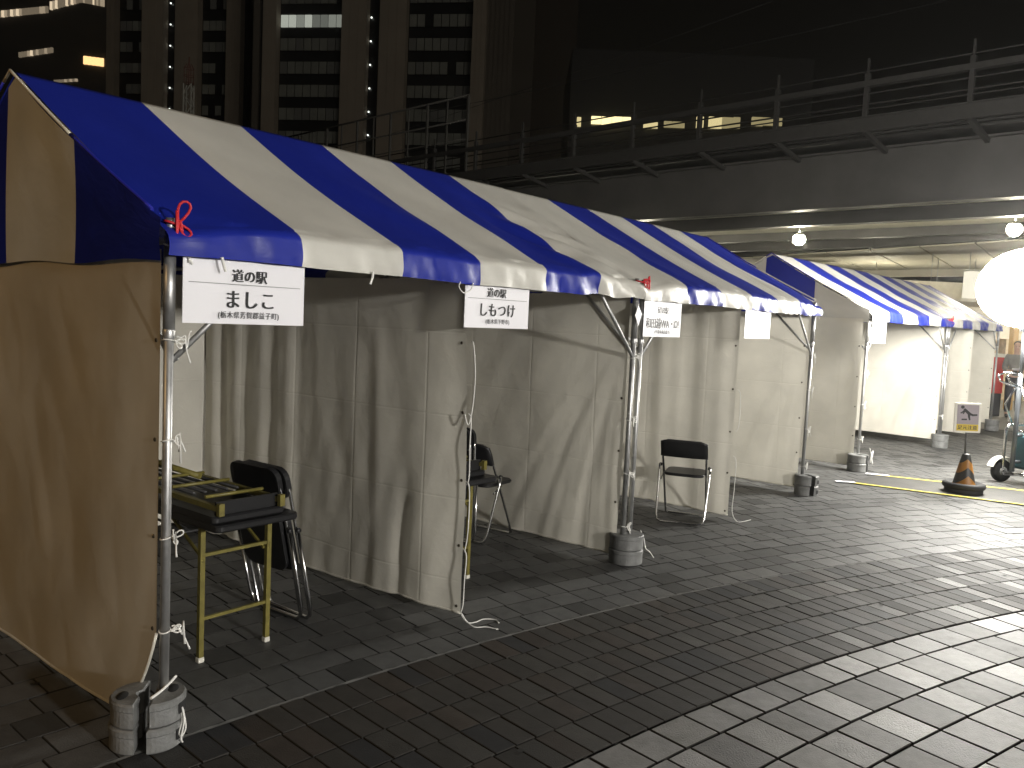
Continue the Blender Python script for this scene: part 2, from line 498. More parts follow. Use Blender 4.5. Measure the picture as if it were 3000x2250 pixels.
def canopy(root, L, ns, blue_first, wr, seed):
    rnd = random.Random(seed); ph = [rnd.random()*6.28 for _ in range(8)]
    sw = L/ns
    NP = len(PROF)-1
    def P(x, k):
        f = k*NP; i = min(int(f), NP-1); t = f-i
        y = PROF[i][0]*(1-t)+PROF[i+1][0]*t; z = PROF[i][1]*(1-t)+PROF[i+1][1]*t
        hang = max(0, 1-(min(y+0.07, DEP+0.07-y))/0.10)      # 1 on the valance, 0 on the roof
        s = max(0.0, min(1.0, min(y, DEP-y)/1.335))           # 0 eave, 1 ridge
        e = min(x, L-x)
        z -= 0.045*exp(-(e/0.28)**2)*(1-s)**5*sst(1.94, 2.04, z)
        z += (0.0045*sin(x*1.9+ph[0]) + 0.002*sin(x*7.1+ph[1]))*(1 if hang > 0.5 else 0.6)*(1-s)
        n = 0.006*sin(x*9+y*2.4+ph[2])*sin(pi*s)
        # wrinkles gathered towards the tied corners and free folds
        for (x0, x1, amp, fx, fs, pw) in wr:
            wgt = sst(x0, x0+(x1-x0)*0.35, x)*(1-sst(x1-0.16, x1, x))
            fold = sin(fx*x+fs*s+ph[3]+1.3*sin(2.1*x+ph[4]))
            n += amp*wgt*fold*(sin(pi*min(1, s*1.15+0.12))**pw)
            cr = 1-abs(mnoise.noise((x*fx*0.16+7*seed, s*fs*0.10+0.3*x, seed*3.1)))*2
            n += 1.1*amp*wgt*(cr-0.6)*sin(pi*min(1, s*1.05+0.05))
        yo = 0.0
        if hang > 0.3:
            v = 0.007*sin(x*17+ph[5])+0.005*sin(x*41+z*20+ph[6])+0.004*sin(x*73-z*35+ph[7])
            for (x0, x1, amp, fx, fs, pw) in wr:
                v += 0.9*amp*sst(x0, x1, x)*sin(fx*1.4*x+z*30)
            yo = v if y < 1 else -v
        return (x, y+yo*0.9, z+n)
    for i in range(ns):
        b = MB(); x0, x1 = i*sw, (i+1)*sw
        if i == 0: x0 -= (0.06 if not blue_first and L == 3.70 and seed == 2 else 0.018)
        if i == ns-1: x1 += 0.045
        nu = 14; NV = 2*NP
        b.grid(lambda u, v: P(x0+(x1-x0)*u, v), nu, NV)
        uv = [(x0+(x1-x0)*(q % (nu+1))/nu, 3.4*(q//(nu+1))/NV) for q in range((nu+1)*(NV+1))]
        blue = (i % 2 == 0) == blue_first
        b.build('canopy_stripe', M_BLUE if blue else M_CREAM, root, uv=uv)['label'] = ('blue' if blue else 'cream')+' stripe of the canopy with its hanging valance'

def gable(root, x, out, cols, L):
    ys = [-0.02, 0.705, 1.41, 2.06, DEP+0.02]
    for i in range(4):
        b = MB(); a0, a1 = ys[i], ys[i+1]
        def P(u, v):
            y = a0+(a1-a0)*u
            zt = roof_z(max(0, min(DEP, y)))-0.02; zb = 1.895+0.008*sin(y*7)
            return (x+out*(0.014+0.008*sin(5*y+3*v)), y, zb+(zt-zb)*v)
        nu, nv = 8, 8
        b.grid(P, nu, nv)
        uv = [(a0+(a1-a0)*(q % (nu+1))/nu, 0.9*(q//(nu+1))/nv) for q in range((nu+1)*(nv+1))]
        b.build('gable_panel', M_BLUE if cols[i] else M_CREAM, root, uv=uv)
    for i in range(4):
        a0, a1 = max(0.02, ys[i]), min(DEP-0.02, ys[i+1])
        yy = [a0+(a1-a0)*q/12 for q in range(13)]
        if a0 < 1.335 < a1: yy = sorted(yy+[1.335])
        b = MB(); b.tube([(x+out*0.030, y, roof_z(y)+0.003) for y in yy], 0.007, 6)
        b.build('edge_piping', M_BLUEP if cols[i] else M_CORD2, root)

def curtain(root, axis, c, u0, u1, disp, zb=lambda u: 0.05, zt=1.94, du=0.026, dz=0.03, m=None, eyes=True):
    """hanging cloth wall: axis 'x' means the plane x=c with u along y; 'y' the plane y=c with u along x"""
    nu = max(6, int((u1-u0)/du)); nv = int(1.9/dz)
    def P(a, b_):
        u = u0+(u1-u0)*a; lo = zb(u); z = lo+(zt-lo)*b_
        d = disp(u, z)
        d += 0.0042*(0.6-abs(mnoise.noise((u*2.6+c*5, z*1.9-u*1.1, c*9.7)))*2)*sst(0, .4, 1.94-z)*sst(u0, u0+.12, u)
        return (c+d, u, z) if axis == 'x' else (u, c+d, z)
    b = MB(); b.grid(P, nu, nv)
    uv = []
    for j in range(nv+1):
        for i in range(nu+1):
            u = u0+(u1-u0)*i/nu; lo = zb(u); uv.append((u, lo+(zt-lo)*j/nv))
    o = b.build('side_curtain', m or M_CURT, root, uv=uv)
    # stitched hem along the foot and eyelets with their rims
    h = MB()
    h.tube([P(i/nu, 0.004) for i in range(nu+1)], 0.007, 5)
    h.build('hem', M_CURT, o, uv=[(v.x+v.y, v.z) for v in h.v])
    if eyes:
        for z in (0.09, 0.44, 0.815, 1.2, 1.59):
            if z < zb(u0+0.03): continue
            e = MB()
            p = P(0.028/(u1-u0)*1.0, max(0, (z-zb(u0+0.03))/(zt-zb(u0+0.03))))
            for sd in (-1, 1):
                Mx = Matrix.Translation(p) @ (Matrix.Rotation(pi/2*sd, 4, 'Y') if axis == 'x' else Matrix.Rotation(pi/2*sd, 4, 'X'))
                e.lathe([(0.0001, 0.004), (0.004, 0.004), (0.0075, 0.004), (0.009, 0.001)], 10, M=Mx)
            e.build('eyelet', M_EYE, o)
    return o

def frame(root, L, front=(True, True)):
    xa, xb = 0.021, L-0.021
    for x, y in ((xa, 0), (xb, 0), (xa, DEP), (xb, DEP)):
        b = MB()
        b.tube([(x, y, 0.0), (x, y, 2.015)], 0.0185, 12)
        b.tube([(x, y, 1.62), (x, y, 1.95)], 0.0225, 12)
        b.lathe([(0.0225, 0), (0.024, 0.004), (0.024, 0.03), (0.0225, 0.034)], 12, M=T(x, y, 1.60))
        b.tube([(x, y, 2.0), (x, y, 2.06)], 0.0165, 10)
        b.tube([(x+0.022, y, 1.52), (x+0.04, y, 1.52)], 0.008, 6)
        b.build('pole', M_STEEL, root)
    b = MB()
    for y in (0.0, DEP): b.tube([(0.02, y, 1.985), (L-0.02, y, 1.985)], 0.016, 8)
    for x in (xa, xb): b.tube([(x, 0.02, 1.975), (x, DEP-0.02, 1.975)], 0.016, 8)
    b.build('eave_rail', M_STEEL, root)
    b = MB(); b.tube([(0, 1.335, 2.745), (L, 1.335, 2.745)], 0.018, 8); b.build('ridge_pole', M_STEEL, root)
    b = MB()
    for x in (xa+.02, L/2, xb-.02):
        for s in (0, 1):
            y0 = 0 if s == 0 else DEP
            b.tube([(x, y0, 2.0), (x, 1.335, 2.725)], 0.014, 7)
    b.build('rafter', M_STEEL, root)
    for x, sx in ((xa, 1), (xb, -1)):
        for y, sy in ((0, 1), (DEP, -1)):
            b = MB(); b.tube([(x, y, 1.50), (x+0.50*sx, y, 1.965)], 0.0125, 8); b.build('brace', M_STEEL, root)
            b = MB(); b.tube([(x, y, 1.54), (x, y+0.44*sy, 1.955)], 0.0115, 8); b.build('brace', M_STEEL, root)

def bow(root, x, y, z, m=M_CORD, rad=0.022, k=1.0, seed=0, name='tie_cord'):
    r = random.Random(seed); b = MB(); t = 0.0032*k
    b.tube([(x+rad*cos(a), y+rad*sin(a), z+0.006*sin(a*1.0+seed)) for a in [2*pi*i/14 for i in range(14)]], t, 6, closed=True)
    kx, ky, kz = x+0.017, y-rad, z
    for i in range(2):
        an = r.uniform(0.2, 1.2)*(1 if i else -1)+r.uniform(-.4, .4); ln = r.uniform(0.03, 0.055)*k
        dirv = Vector((cos(an)*(0.8 if i else 0.5), -0.35, sin(an)))
        side = Vector((-dirv.z, 0, dirv.x))*0.28
        pts = []
        for q in range(11):
            f = q/10; pts.append(Vector((kx, ky, kz)) + dirv*ln*sin(pi*f) + side*ln*sin(2*pi*f))
        b.tube(pts, t, 6)
    for i in range(2):
        ln = r.uniform(0.05, 0.085)*k; sx = r.uniform(-0.6, 1.0)
        pts = [Vector((kx, ky, kz)) + Vector((sx*ln*f, -0.015*f, ln*(0.25*sin(3*f+i)-f*f*0.9 if r.random() < 0.7 else 0.5*f))) for f in [q/8 for q in range(9)]]
        b.tube(pts, [t]*8+[t*1.35], 6)
    b.lathe([(0.0001, -0.006*k), (0.006*k, -0.003*k), (0.006*k, 0.003*k), (0.0001, 0.006*k)], 8, M=T(kx, ky, kz))
    return b.build(name, m, root)

def hang(root, pts, m=M_CORD, r=0.0034, name='tie_cord'):
    # smooth the list of points a little
    P = [Vector(p) for p in pts]; out = []
    for i in range(len(P)-1):
        p0 = P[max(i-1, 0)]; p1 = P[i]; p2 = P[i+1]; p3 = P[min(i+2, len(P)-1)]
        for q in range(5):
            t = q/5
            out.append(0.5*((2*p1)+(p2-p0)*t+(2*p0-5*p1+4*p2-p3)*t*t+(3*p1-p0-3*p2+p3)*t*t*t))
    out.append(P[-1])
    b = MB(); b.tube(out, r, 6); return b.build(name, m, root)

# fold shapes of the hanging cloths
def drape(u, z):
    v = 1.94-z
    far = sst(1.15, 1.6, u)
    a = 0.014*far*sin(2*pi*u/0.33+1.2*sin(2.9*u)+0.25*v) + 0.004*far*sin(2*pi*u/0.15+1.1+0.8*v)
    a += 0.026*exp(-((u-0.40-0.05*v)/0.045)**2)*sst(0.9, 1.7, v)          # sharp fold near the foot
    a -= 0.014*exp(-((u-0.24-0.02*v)/0.10)**2)*sst(0.2, 1.0, v)
    a += 0.006*sin(5.0*u+0.9+0.5*v)*sst(0, 1.2, v) - 0.010*exp(-((u-0.72+0.02*v)/0.05)**2)*sst(0.1, .5, v)
    a += 0.004*sin(2*pi*u/0.27+2.2*v)*(1-far)*sst(0.1, 0.9, v)*(1-0.6*sst(1.0, 1.9, v))
    a += 0.028*exp(-((u-2.42+0.05*v)/0.06)**2)
    a += 0.002*sin(31*u-9*v)*sst(0.4, 1.2, v)
    a += 0.055*exp(-u/0.30)*sst(0.2, 1.2, v) + 0.05*exp(-((u-.05)/.10)**2)*sst(.2, .6, v)*.3
    return 0.8*a*(0.30+0.70*sst(0.0, 0.6, v))
def tension(u, z):
    du_, dz_ = u+0.03, 1.86-z
    r = hypot(du_, dz_); an = atan2(dz_, du_+0.10*r*r)
    wgt = sst(0.05, 1.1, r)*sst(0.50, 1.05, an)
    t = 0.0055*sin(27*an+0.5*sin(2.2*r)+0.6*r)+0.0035*sin(57*an+1+1.7*r)+0.002*sin(95*an-2*r)
    return wgt*t*(0.6+0.6*r/2) + 0.03*sin(pi*min(1, u/2.6))*sst(0, 1.8, 1.94-z)-0.015*sst(1.2, 1.9, 1.94-z) + 0.002*sin(17*u+11*z)*sst(.2, 1, r)
def soft(u, z):
    v = 1.94-z
    return sst(-0.05, 0.9, u)*0.2*sst(0.0, 0.5, v)*(0.030*sin(2.3*u-1.9*v+0.4)*sst(0, 0.7, v)+0.014*sin(5.1*u+3.9*v)*sst(0, .6, v)+0.006*sin(9*u-6*v+2)+0.007*sin(11*u+9*v)*sst(0.3, 1.2, v))
def softer(u, z):
    return 0.5*soft(u*0.8+1.3, z)+0.008*sin(8*u+2*z)
def sheet2(u, z):
    v = 1.94-z
    return 0.013*sin(2*pi*u/0.45+1.0+0.3*v)+0.006*sin(2*pi*u/0.21+0.5*v)+0.04*sst(0.9, 1.9, v)*sin(2.2*u)

def end_foot(u):       # the pulled-up front corner of the near end wall
    return 0.015 + (0.44*(1-u/0.36)**2.2 if u < 0.36 else 0)

TG = 'striped festival tents in a row'
def make_tent(M, L, ns, blue_first, wr, label, seed):
    root = thing('festival_tent', label, 'tent', M, TG)
    canopy(root, L, ns, blue_first, wr, seed)
    frame(root, L)
    return root

L1, L2, L3, L4 = 3.55, 3.70, 3.55, 3.70
t1 = make_tent(MT1, L1, 6, True, [(2.45, 3.60, 0.021, 17.0, 16.0, 1.0), (1.2, 2.5, 0.005, 9.0, 12.0, 1.0), (2.8, 3.62, 0.009, 9, 37, 1.0)],
               'nearest blue and cream striped tent with two open booths', 1)
gable(t1, -0.012, -1, (1, 0, 1, 0), L1)
curtain(t1, 'x', -0.007, 0.012, 2.64, soft, end_foot, m=M_CURT_DIM)
curtain(t1, 'y', 2.64, 0.02, 3.5, softer, lambda u: 0.12, eyes=False)
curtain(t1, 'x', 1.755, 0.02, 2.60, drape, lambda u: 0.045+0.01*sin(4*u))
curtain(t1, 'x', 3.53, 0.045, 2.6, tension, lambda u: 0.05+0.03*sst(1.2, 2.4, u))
for i, z in enumerate((0.44, 0.815, 1.2, 1.59)): bow(t1, 0.021, 0, z, seed=i+1)
for i, z in enumerate((0.27, 0.66, 1.05, 1.5)): bow(t1, L1-.021, 0, z, seed=i+11)
bow(t1, 0.021, 0, 1.955, seed=31, k=1.2)
bow(t1, 0.021, -0.005, 2.04, M_RED, 0.024, 1.6, 5, 'red_cord')
bow(t1, L1-.021, -0.02, 2.04, M_RED, 0.024, 1.4, 6, 'red_cord')
x = 1.785
hang(t1, [(x, -0.0, 1.60), (x-.01, -0.028, 1.58), (x, -0.04, 1.40), (x-.01, -0.036, 1.22), (x-.02, -0.02, 1.14), (x-.03, 0.0, 1.20)])
hang(t1, [(x, 0.0, 1.2), (x, -0.022, 1.17), (x-.01, -0.03, 1.02), (x, -0.026, 0.86), (x, -.012, .80)])
hang(t1, [(x, 0.0, 0.82), (x, -0.03, .79), (x, -0.036, .62), (x, -.03, .50), (x, -.014, .42)])
hang(t1, [(x, 0.0, 0.44), (x, -0.03, .40), (x-.01, -0.032, .26), (x, -.02, .12), (x, -.005, .07)])
hang(t1, [(x, -0.01, 0.07), (x+.02, -0.04, 0.02), (x+.02, -.10, .006), (x+.07, -.14, .005), (x+.09, -.21, .005)])
hang(t1, [(x, -0.01, 0.06), (x+.03, -0.03, 0.012), (x+.08, -.05, .005), (x+.15, -.05, .005), (x+.19, -.10, .005), (x+.17, -.15, .005)])
hang(t1, [(0.20, -0.07, 1.925), (0.205, -0.074, 1.90), (0.215, -0.075, 1.87)], r=0.006)
hang(t1, [(0.99, -0.07, 1.925), (0.985, -0.074, 1.90), (0.97, -0.075, 1.865)], r=0.006)
hang(t1, [(1.60, -0.07, 1.915), (1.585, -0.075, 1.89), (1.62, -0.078, 1.86), (1.68, -.075, 1.88), (1.70, -.07, 1.915)])

t2 = make_tent(MT2, L2, 6, False, [(2.5, 3.7, 0.013, 46.0, 3.0, 0.6), (0.05, 0.9, 0.006, 20.0, 18.0, 1.0), (2.0, 3.7, 0.008, 13, 9, 1.0)],
               'second striped tent from the camera with a lone chair in its booth', 2)
curtain(t2, 'x', 1.80, 0.02, 2.5, sheet2, lambda u: 0.05)
curtain(t2, 'x', L2-0.02, 0.05, 2.6, lambda u, z: 0.6*tension(u, z)+0.5*softer(u, z), lambda u: 0.06)
curtain(t2, 'y', 2.60, 0.02, 3.6, softer, lambda u: 0.10, eyes=False)
gable(t2, L2+0.03, 1, (0, 1, 0, 1), L2)
for i, z in enumerate((0.30, 0.70, 1.12, 1.5)): bow(t2, L2-.021, 0, z, seed=i+41)
bow(t2, L2-.021, -0.01, 1.96, seed=47, k=1.2)
hang(t2, [(1.81, 0, 1.2), (1.81, -.03, 1.15), (1.81, -.035, .9), (1.81, -.01, .82)])
hang(t2, [(1.81, 0, .6), (1.81, -.03, .55), (1.81, -.03, .3), (1.82, -.02, .1), (1.84, -.06, .01), (1.90, -.10, .006), (2.02, -.12, .006)])

t3 = make_tent(MT3, L3, 6, False, [(0.2, 3.4, 0.008, 9.0, 14.0, 1.0), (1.6, 3.5, 0.007, 19, 8, 1.0)],
               'third striped tent standing brightly lit beside the slip warning sign', 3)
gable(t3, -0.012, -1, (0, 1, 0, 1), L3)
curtain(t3, 'x', -0.04, 0.04, 2.62, softer, lambda u: 0.05)
curtain(t3, 'x', L3-0.02, 0.04, 2.6, lambda u, z: 0.55*tension(u, z)+0.4*softer(u, z), lambda u: 0.12)
curtain(t3, 'y', 2.60, 0.02, 3.5, softer, lambda u: 0.08, eyes=False)
for i, z in enumerate((0.40, 0.85, 1.25)): bow(t3, 0.021, 0, z, seed=i+51)
bow(t3, 0.021, 0, 1.93, M_DARKSTEEL, seed=55, k=1.8)
for i, z in enumerate((0.5, 1.0, 1.45)): bow(t3, L3-.021, 0, z, seed=i+61)
bow(t3, L3-.021, -0.02, 2.03, M_RED, 0.024, 1.6, 7, 'red_cord')

t4 = make_tent(MT4, L4, 6, False, [(0.2, 2.4, 0.012, 13.0, 22.0, 1.0), (1.0, 3.5, 0.009, 31, 8, 0.8)],
               'farthest striped tent in the row under the bridge edge', 4)
gable(t4, L4+0.03, 1, (0, 1, 0, 1), L4)
curtain(t4, 'x', 1.75, 0.02, 2.5, sheet2, lambda u: 0.08)
curtain(t4, 'x', L4-0.02, 0.04, 2.6, softer, lambda u: 0.14)
curtain(t4, 'y', 2.60, 0.02, 3.6, softer, lambda u: 0.10, eyes=False)

# ------------------------------------------------------------------ name cards hung from the eaves
def text_add(b, body, size, cx, cz, sx=1.0, bold=0.012, mi=1, y=-0.0015, spacing=1.0):
    if size < .04: bold = 0.004
    c = bpy.data.curves.new('lettering', 'FONT'); c.body = body; c.size = 1; c.space_character = spacing
    c.resolution_u = 3
    o = bpy.data.objects.new('lettering', c); COL.objects.link(o)
    bpy.context.view_layer.update()
    ev = o.evaluated_get(bpy.context.evaluated_depsgraph_get()); me = ev.to_mesh()
    vs = [v.co.copy() for v in me.vertices]; fs = [list(p.vertices) for p in me.polygons]
    ev.to_mesh_clear(); bpy.data.objects.remove(o); bpy.data.curves.remove(c)
    x0 = min(v.x for v in vs); x1 = max(v.x for v in vs); z0 = min(v.y for v in vs); z1 = max(v.y for v in vs)
    for k, dx in enumerate((-1, -0.35, 0.35, 1)):
        b.add([(cx+(v.x-(x0+x1)/2)*size*sx+dx*bold*size*2.2, y-0.0002*k, cz+(v.y-(z0+z1)/2)*size) for v in vs], fs, mi)
def card(M, x0, x1, zb, zt, lines, label, tilt=0.0):
    root = thing('name_card', label, 'sign', M @ T((x0+x1)/2, -0.028, zb, 0, 0, tilt), 'name cards hung from the tent eaves')
    w = x1-x0; h = zt-zb
    b = MB()
    b.grid(lambda u, v: (-w/2+w*u, 0.004*sin(pi*u)*1.2, h*v), 6, 2, smooth=True)
    b.grid(lambda u, v: (w/2-w*u, 0.0035+0.004*sin(pi*u)*1.2, h*v), 6, 2, smooth=True)
    for sx in (-1, 1): b.tube([(sx*w*0.47, 0.002, h-0.01), (sx*w*0.47, 0.02, h+0.05)], 0.002, 5)
    b.build('board', M_PAPER, root)
    if lines:
        for (body, size, cx, cz, sx, sp) in lines:
            t = MB(); text_add(t, body, size, cx*w, cz, sx, mi=0, spacing=sp); t.build('lettering', M_INK, root)['kind'] = 'stuff'
        r_ = MB(); r_.add([(-w*0.46, -0.002, 0.160), (w*0.46, -0.002, 0.160), (w*0.46, -0.002, 0.1625), (-w*0.46, -0.002, 0.1625)], [(0, 1, 2, 3)])
        r_.build('rule_line', M_RULE, root)
    return root
card(MT1, 0.060, 0.632, 1.662, 1.955, [('道の駅', 0.056, 0.02, 0.197, 1.0, 1.0), ('ましこ', 0.082, 0.03, 0.100, 0.95, 1.15), ('(栃木県芳賀郡益子町)', 0.030, 0.02, 0.035, 0.95, 1.12)],
     'white card reading 道の駅 ましこ hung at the front of the nearest tent')
card(MT1, 1.688, 2.250, 1.678, 1.955, [('道の駅', 0.056, -0.03, 0.197, 1.0, 1.0), ('しもつけ', 0.082, 0.0, 0.100, 0.95, 1.1), ('(栃木県下野市)', 0.030, 0.0, 0.035, 1.0, 1.1)],
     'white card reading 道の駅 しもつけ beside the middle curtain of the nearest tent')
card(MT2, 0.0, 0.575, 1.655, 1.945, [('道の駅', 0.056, 0.0, 0.197, 1.0, 1.0), ('和田浦WA・O!', 0.082, 0.0, 0.100, 0.92, 1.0), ('(千葉県南房総市)', 0.030, 0.0, 0.035, 1.0, 1.1)],
     'white card reading 道の駅 和田浦WA・O! hung at the left of the second tent')
card(MT2, 1.81, 2.40, 1.66, 1.945, None, 'blank looking white card hung in the middle of the second tent')
card(MT3, 0.02, 0.62, 1.635, 1.95, None, 'glaring white card hung under the first stripe of the third tent')
b = MB(); b.add([(-.045, 0, 0), (0, -.004, -.075), (.045, 0, .01), (0.0, .004, .07), (-.045, .002, 0), (0, -.002, -.075), (.045, .002, .01), (0, .006, .07)], [(0, 1, 2, 3), (7, 6, 5, 4)])
o = b.build('paper_tag', M_PAPER); o.matrix_world = MT1 @ T(3.50, -0.045, 1.80)
tag(o, 'small white paper tag dangling at the pole between the first two tents', 'tag')

# ------------------------------------------------------------------ tent weights
WG = 'grey cast weights at the tent poles'
def weight_full(notch_ang):
    """round weight with a slot for the pole and a hand hole"""
    b = MB(); r = 0.126; h = 0.107
    slot = 0.026
    a0 = math.asin(slot/r)
    def ring(rr, z):
        pts = [(rr*cos(a), rr*sin(a), z) for a in [a0+(2*pi-2*a0)*i/40 for i in range(41)]]
        return pts + [(-0.0, -slot, z), (-0.018, -slot*0.8, z), (-0.026, 0, z), (-0.018, slot*0.8, z), (0, slot, z)]
    prof = [(r-0.012, 0.0), (r-0.004, 0.006), (r-0.004, h-0.030), (r, h-0.026), (r, h-0.006), (r-0.006, h)]
    vs = []; n = 46
    for rr_, z in prof: vs += ring(rr_, z)
    fs = []
    for k in range(len(prof)-1):
        for i in range(n):
            j = (i+1) % n; fs.append((k*n+i, k*n+j, (k+1)*n+j, (k+1)*n+i))
    b.add(vs, fs, 0, False)
    t = len(b.v)-n
    b.f.append([t+i for i in range(n)]); b.m.append(0); b.sm.append(False)
    # hand hole: flat dark patch on the rounded side, painted for its inner shade
    for z0, z1 in ((0.026, 0.066),):
        for q in range(6):
            aa = notch_ang-0.24+0.48*q/6; ab = notch_ang-0.24+0.48*(q+1)/6
            b.add([(1.004*r*cos(aa), 1.004*r*sin(aa), z0), (1.004*r*cos(ab), 1.004*r*sin(ab), z0), (1.004*r*cos(ab), 1.004*r*sin(ab), z1), (1.004*r*cos(aa), 1.004*r*sin(aa), z1),
                   (0.9*r*cos(aa), 0.9*r*sin(aa), z0), (0.9*r*cos(ab), 0.9*r*sin(ab), z0), (0.9*r*cos(ab), 0.9*r*sin(ab), z1), (0.9*r*cos(aa), 0.9*r*sin(aa), z1)],
                  [(0, 1, 2, 3)], 1)
    return b
def weight_half():
    """half-round weight: curved side, flat side with a pole groove, lip, top hole"""
    b = MB(); r = 0.118; h = 0.099
    def ring(rr, z, inset=0.0):
        pts = [(rr*sin(a), rr*cos(a), z) for a in [pi*i/20 for i in range(21)]]      # curved side bulges to +x, flat side on x=0
        pts = [(max(x_, inset), y_, z) for x_, y_, _ in pts]
        pts += [(inset, -0.030, z), (0.016, -0.020, z), (0.024, 0, z), (0.016, 0.020, z), (inset, 0.030, z)]
        return pts
    prof = [(r-0.010, 0, .004), (r-0.004, 0.006, 0), (r-0.005, h-0.032, 0), (r, h-0.027, 0), (r, h-0.007, 0), (r-0.007, h, .005)]
    n = 26; vs = []; fs = []
    for rr_, z, i_ in prof: vs += ring(rr_, z, i_)
    for k in range(len(prof)-1):
        for i in range(n):
            j = (i+1) % n; fs.append((k*n+j, k*n+i, (k+1)*n+i, (k+1)*n+j))
    b.add(vs, fs, 0, False)
    t = len(b.v)-n
    b.f.append([t+i for i in range(n)][::-1]); b.m.append(0); b.sm.append(False)
    b.lathe([(0.026, 0.0), (0.024, 0.0015), (0.0001, 0.0015)], 14, 1, M=T(0.066, 0.025, h+0.0006) @ Matrix.Diagonal((0.8, 1.5, 1, 1)))
    for q in range(4):     # hand notch: flat patch painted dark for its shade
        aa = 1.0+0.11*q; ab = 1.0+0.11*(q+1)
        b.add([(1.003*r*sin(aa), 1.003*r*cos(aa)*-1, .03), (1.003*r*sin(ab), -1.003*r*cos(ab), .03), (1.003*r*sin(ab), -1.003*r*cos(ab), .075), (1.003*r*sin(aa), -1.003*r*cos(aa), .075)], [(0, 1, 2, 3)], 1)
    return b
M_HOLE_SHADE = mat('hole_shade_black', (0.01, 0.01, 0.01), 0.9)  # shade inside the holes, painted as flat dark patches
wh = weight_half().build('tent_weight', [M_WEIGHT, M_HOLE_SHADE])
sp = 0.48      # the gap between the two half stacks points at the camera
WP = MT1 @ Vector((0.03, -0.075, 0)) + Vector((-0.112, 0.0, 0))
Mw = Matrix.Translation(WP) @ Matrix.Rotation(TH1, 4, 'Z') @ Matrix.Rotation(radians(-40), 4, 'Z')
halves = [(Mw @ T(0.022, 0.0, 0, 0), 'lower half-round grey weight right of the nearest tent pole'),
          (Mw @ T(0.025, 0.006, 0.100, radians(3)), 'upper half-round grey weight with a white cord, right of the nearest pole'),
          (Mw @ T(-0.024, 0.0, 0, pi), 'lower half-round weight left of the nearest pole at the tan wall foot'),
          (Mw @ T(-0.021, 0.004, 0.100, pi+radians(-3)), 'upper half-round weight left of the nearest pole at the tan wall foot')]
for i, (Mx, lb) in enumerate(halves):
    o = wh if i == 0 else wh.copy()
    if i: COL.objects.link(o)
    o.matrix_world = Mx; tag(o, lb, 'weight', WG)
wf = weight_full(0.7).build('tent_weight', [M_WEIGHT, M_HOLE_SHADE])
fullw = [(MT1 @ T(L1+0.03, -0.005, 0, -0.9), 'lower round weight under the double pole between first and second tents'),
         (MT1 @ T(L1+0.03, -0.005, 0.108, -0.86), 'upper round weight under the double pole between first and second tents'),
         (MT2 @ T(L2-0.02, -0.05, 0, -2.3), 'lower dark round weight at the right pole of the second tent'),
         (MT2 @ T(L2-0.02, -0.05, 0.108, -2.2), 'upper dark round weight at the right pole of the second tent'),
         (MT3 @ T(-0.06, -0.03, 0, -1.6), 'lower round weight tied with white string at the left pole of the third tent'),
         (MT3 @ T(-0.06, -0.03, 0.108, -1.7), 'upper round weight tied with white string at the left pole of the third tent'),
         (MT3 @ T(L3-0.01, -0.03, 0, -0.4), 'lower shiny round weight behind the cone at the third tent'),
         (MT3 @ T(L3-0.01, -0.03, 0.108, -0.5), 'upper shiny round weight behind the cone at the third tent'),
         (MT4 @ T(L4, -0.02, 0, -1.0), 'lower round weight at the last pole of the farthest tent'),
         (MT4 @ T(L4, -0.02, 0.108, -0.9), 'upper round weight at the last pole of the farthest tent')]
for i, (Mx, lb) in enumerate(fullw):
    o = wf if i == 0 else wf.copy()
    if i: COL.objects.link(o)
    o.matrix_world = Mx; tag(o, lb, 'weight', WG)
# cords tied round the weights
def loose_cord(M, pts, label, r=0.0036):
    P = [M @ Vector(p) for p in pts]
    o = hang(None, P, r=r, name='cord'); return tag(o, label, 'cord')
loose_cord(Mw, [(.118, .02, .18), (.130, -.03, .15), (.137, -.035, .10), (.128, -.05, .05), (.135, -.03, .03), (.148, -.02, .06), (.142, -.03, .12), (.136, -.035, .15), (.146, -.045, .10), (.138, -.06, .04), (.142, -.05, .015)],
           'looped white cord hanging on the right weight of the nearest pole')
loose_cord(Mw, [(.025, -.06, .203), (.04, -.03, .205), (.055, .0, .209), (.08, .035, .226), (.095, .06, .238)], 'white tape lying across the top of the right near weight', r=0.006)
loose_cord(MT1 @ T(L1+0.03, 0, 0), [(.10, -.06, .23), (.125, -.08, .16), (.12, -.10, .10), (.15, -.12, .07), (.16, -.15, .03)], 'short white cord hanging from the weight of the double pole')
loose_cord(MT3 @ T(-.06, -.03, 0), [(.10, -.10, .30), (.13, -.11, .24), (.11, -.13, .20), (.15, -.12, .16), (.13, -.14, .10), (.12, -.13, .18), (.16, -.13, .26), (.12, -.12, .22), (.09, -.13, .12)],
           'bunched white string on the weights of the third tent', r=0.006)
loose_cord(MT3 @ T(L3, 0, 0), [(.13, -.05, .14), (.18, -.07, .13), (.24, -.09, .15)], 'white string end beside the shiny round weights')

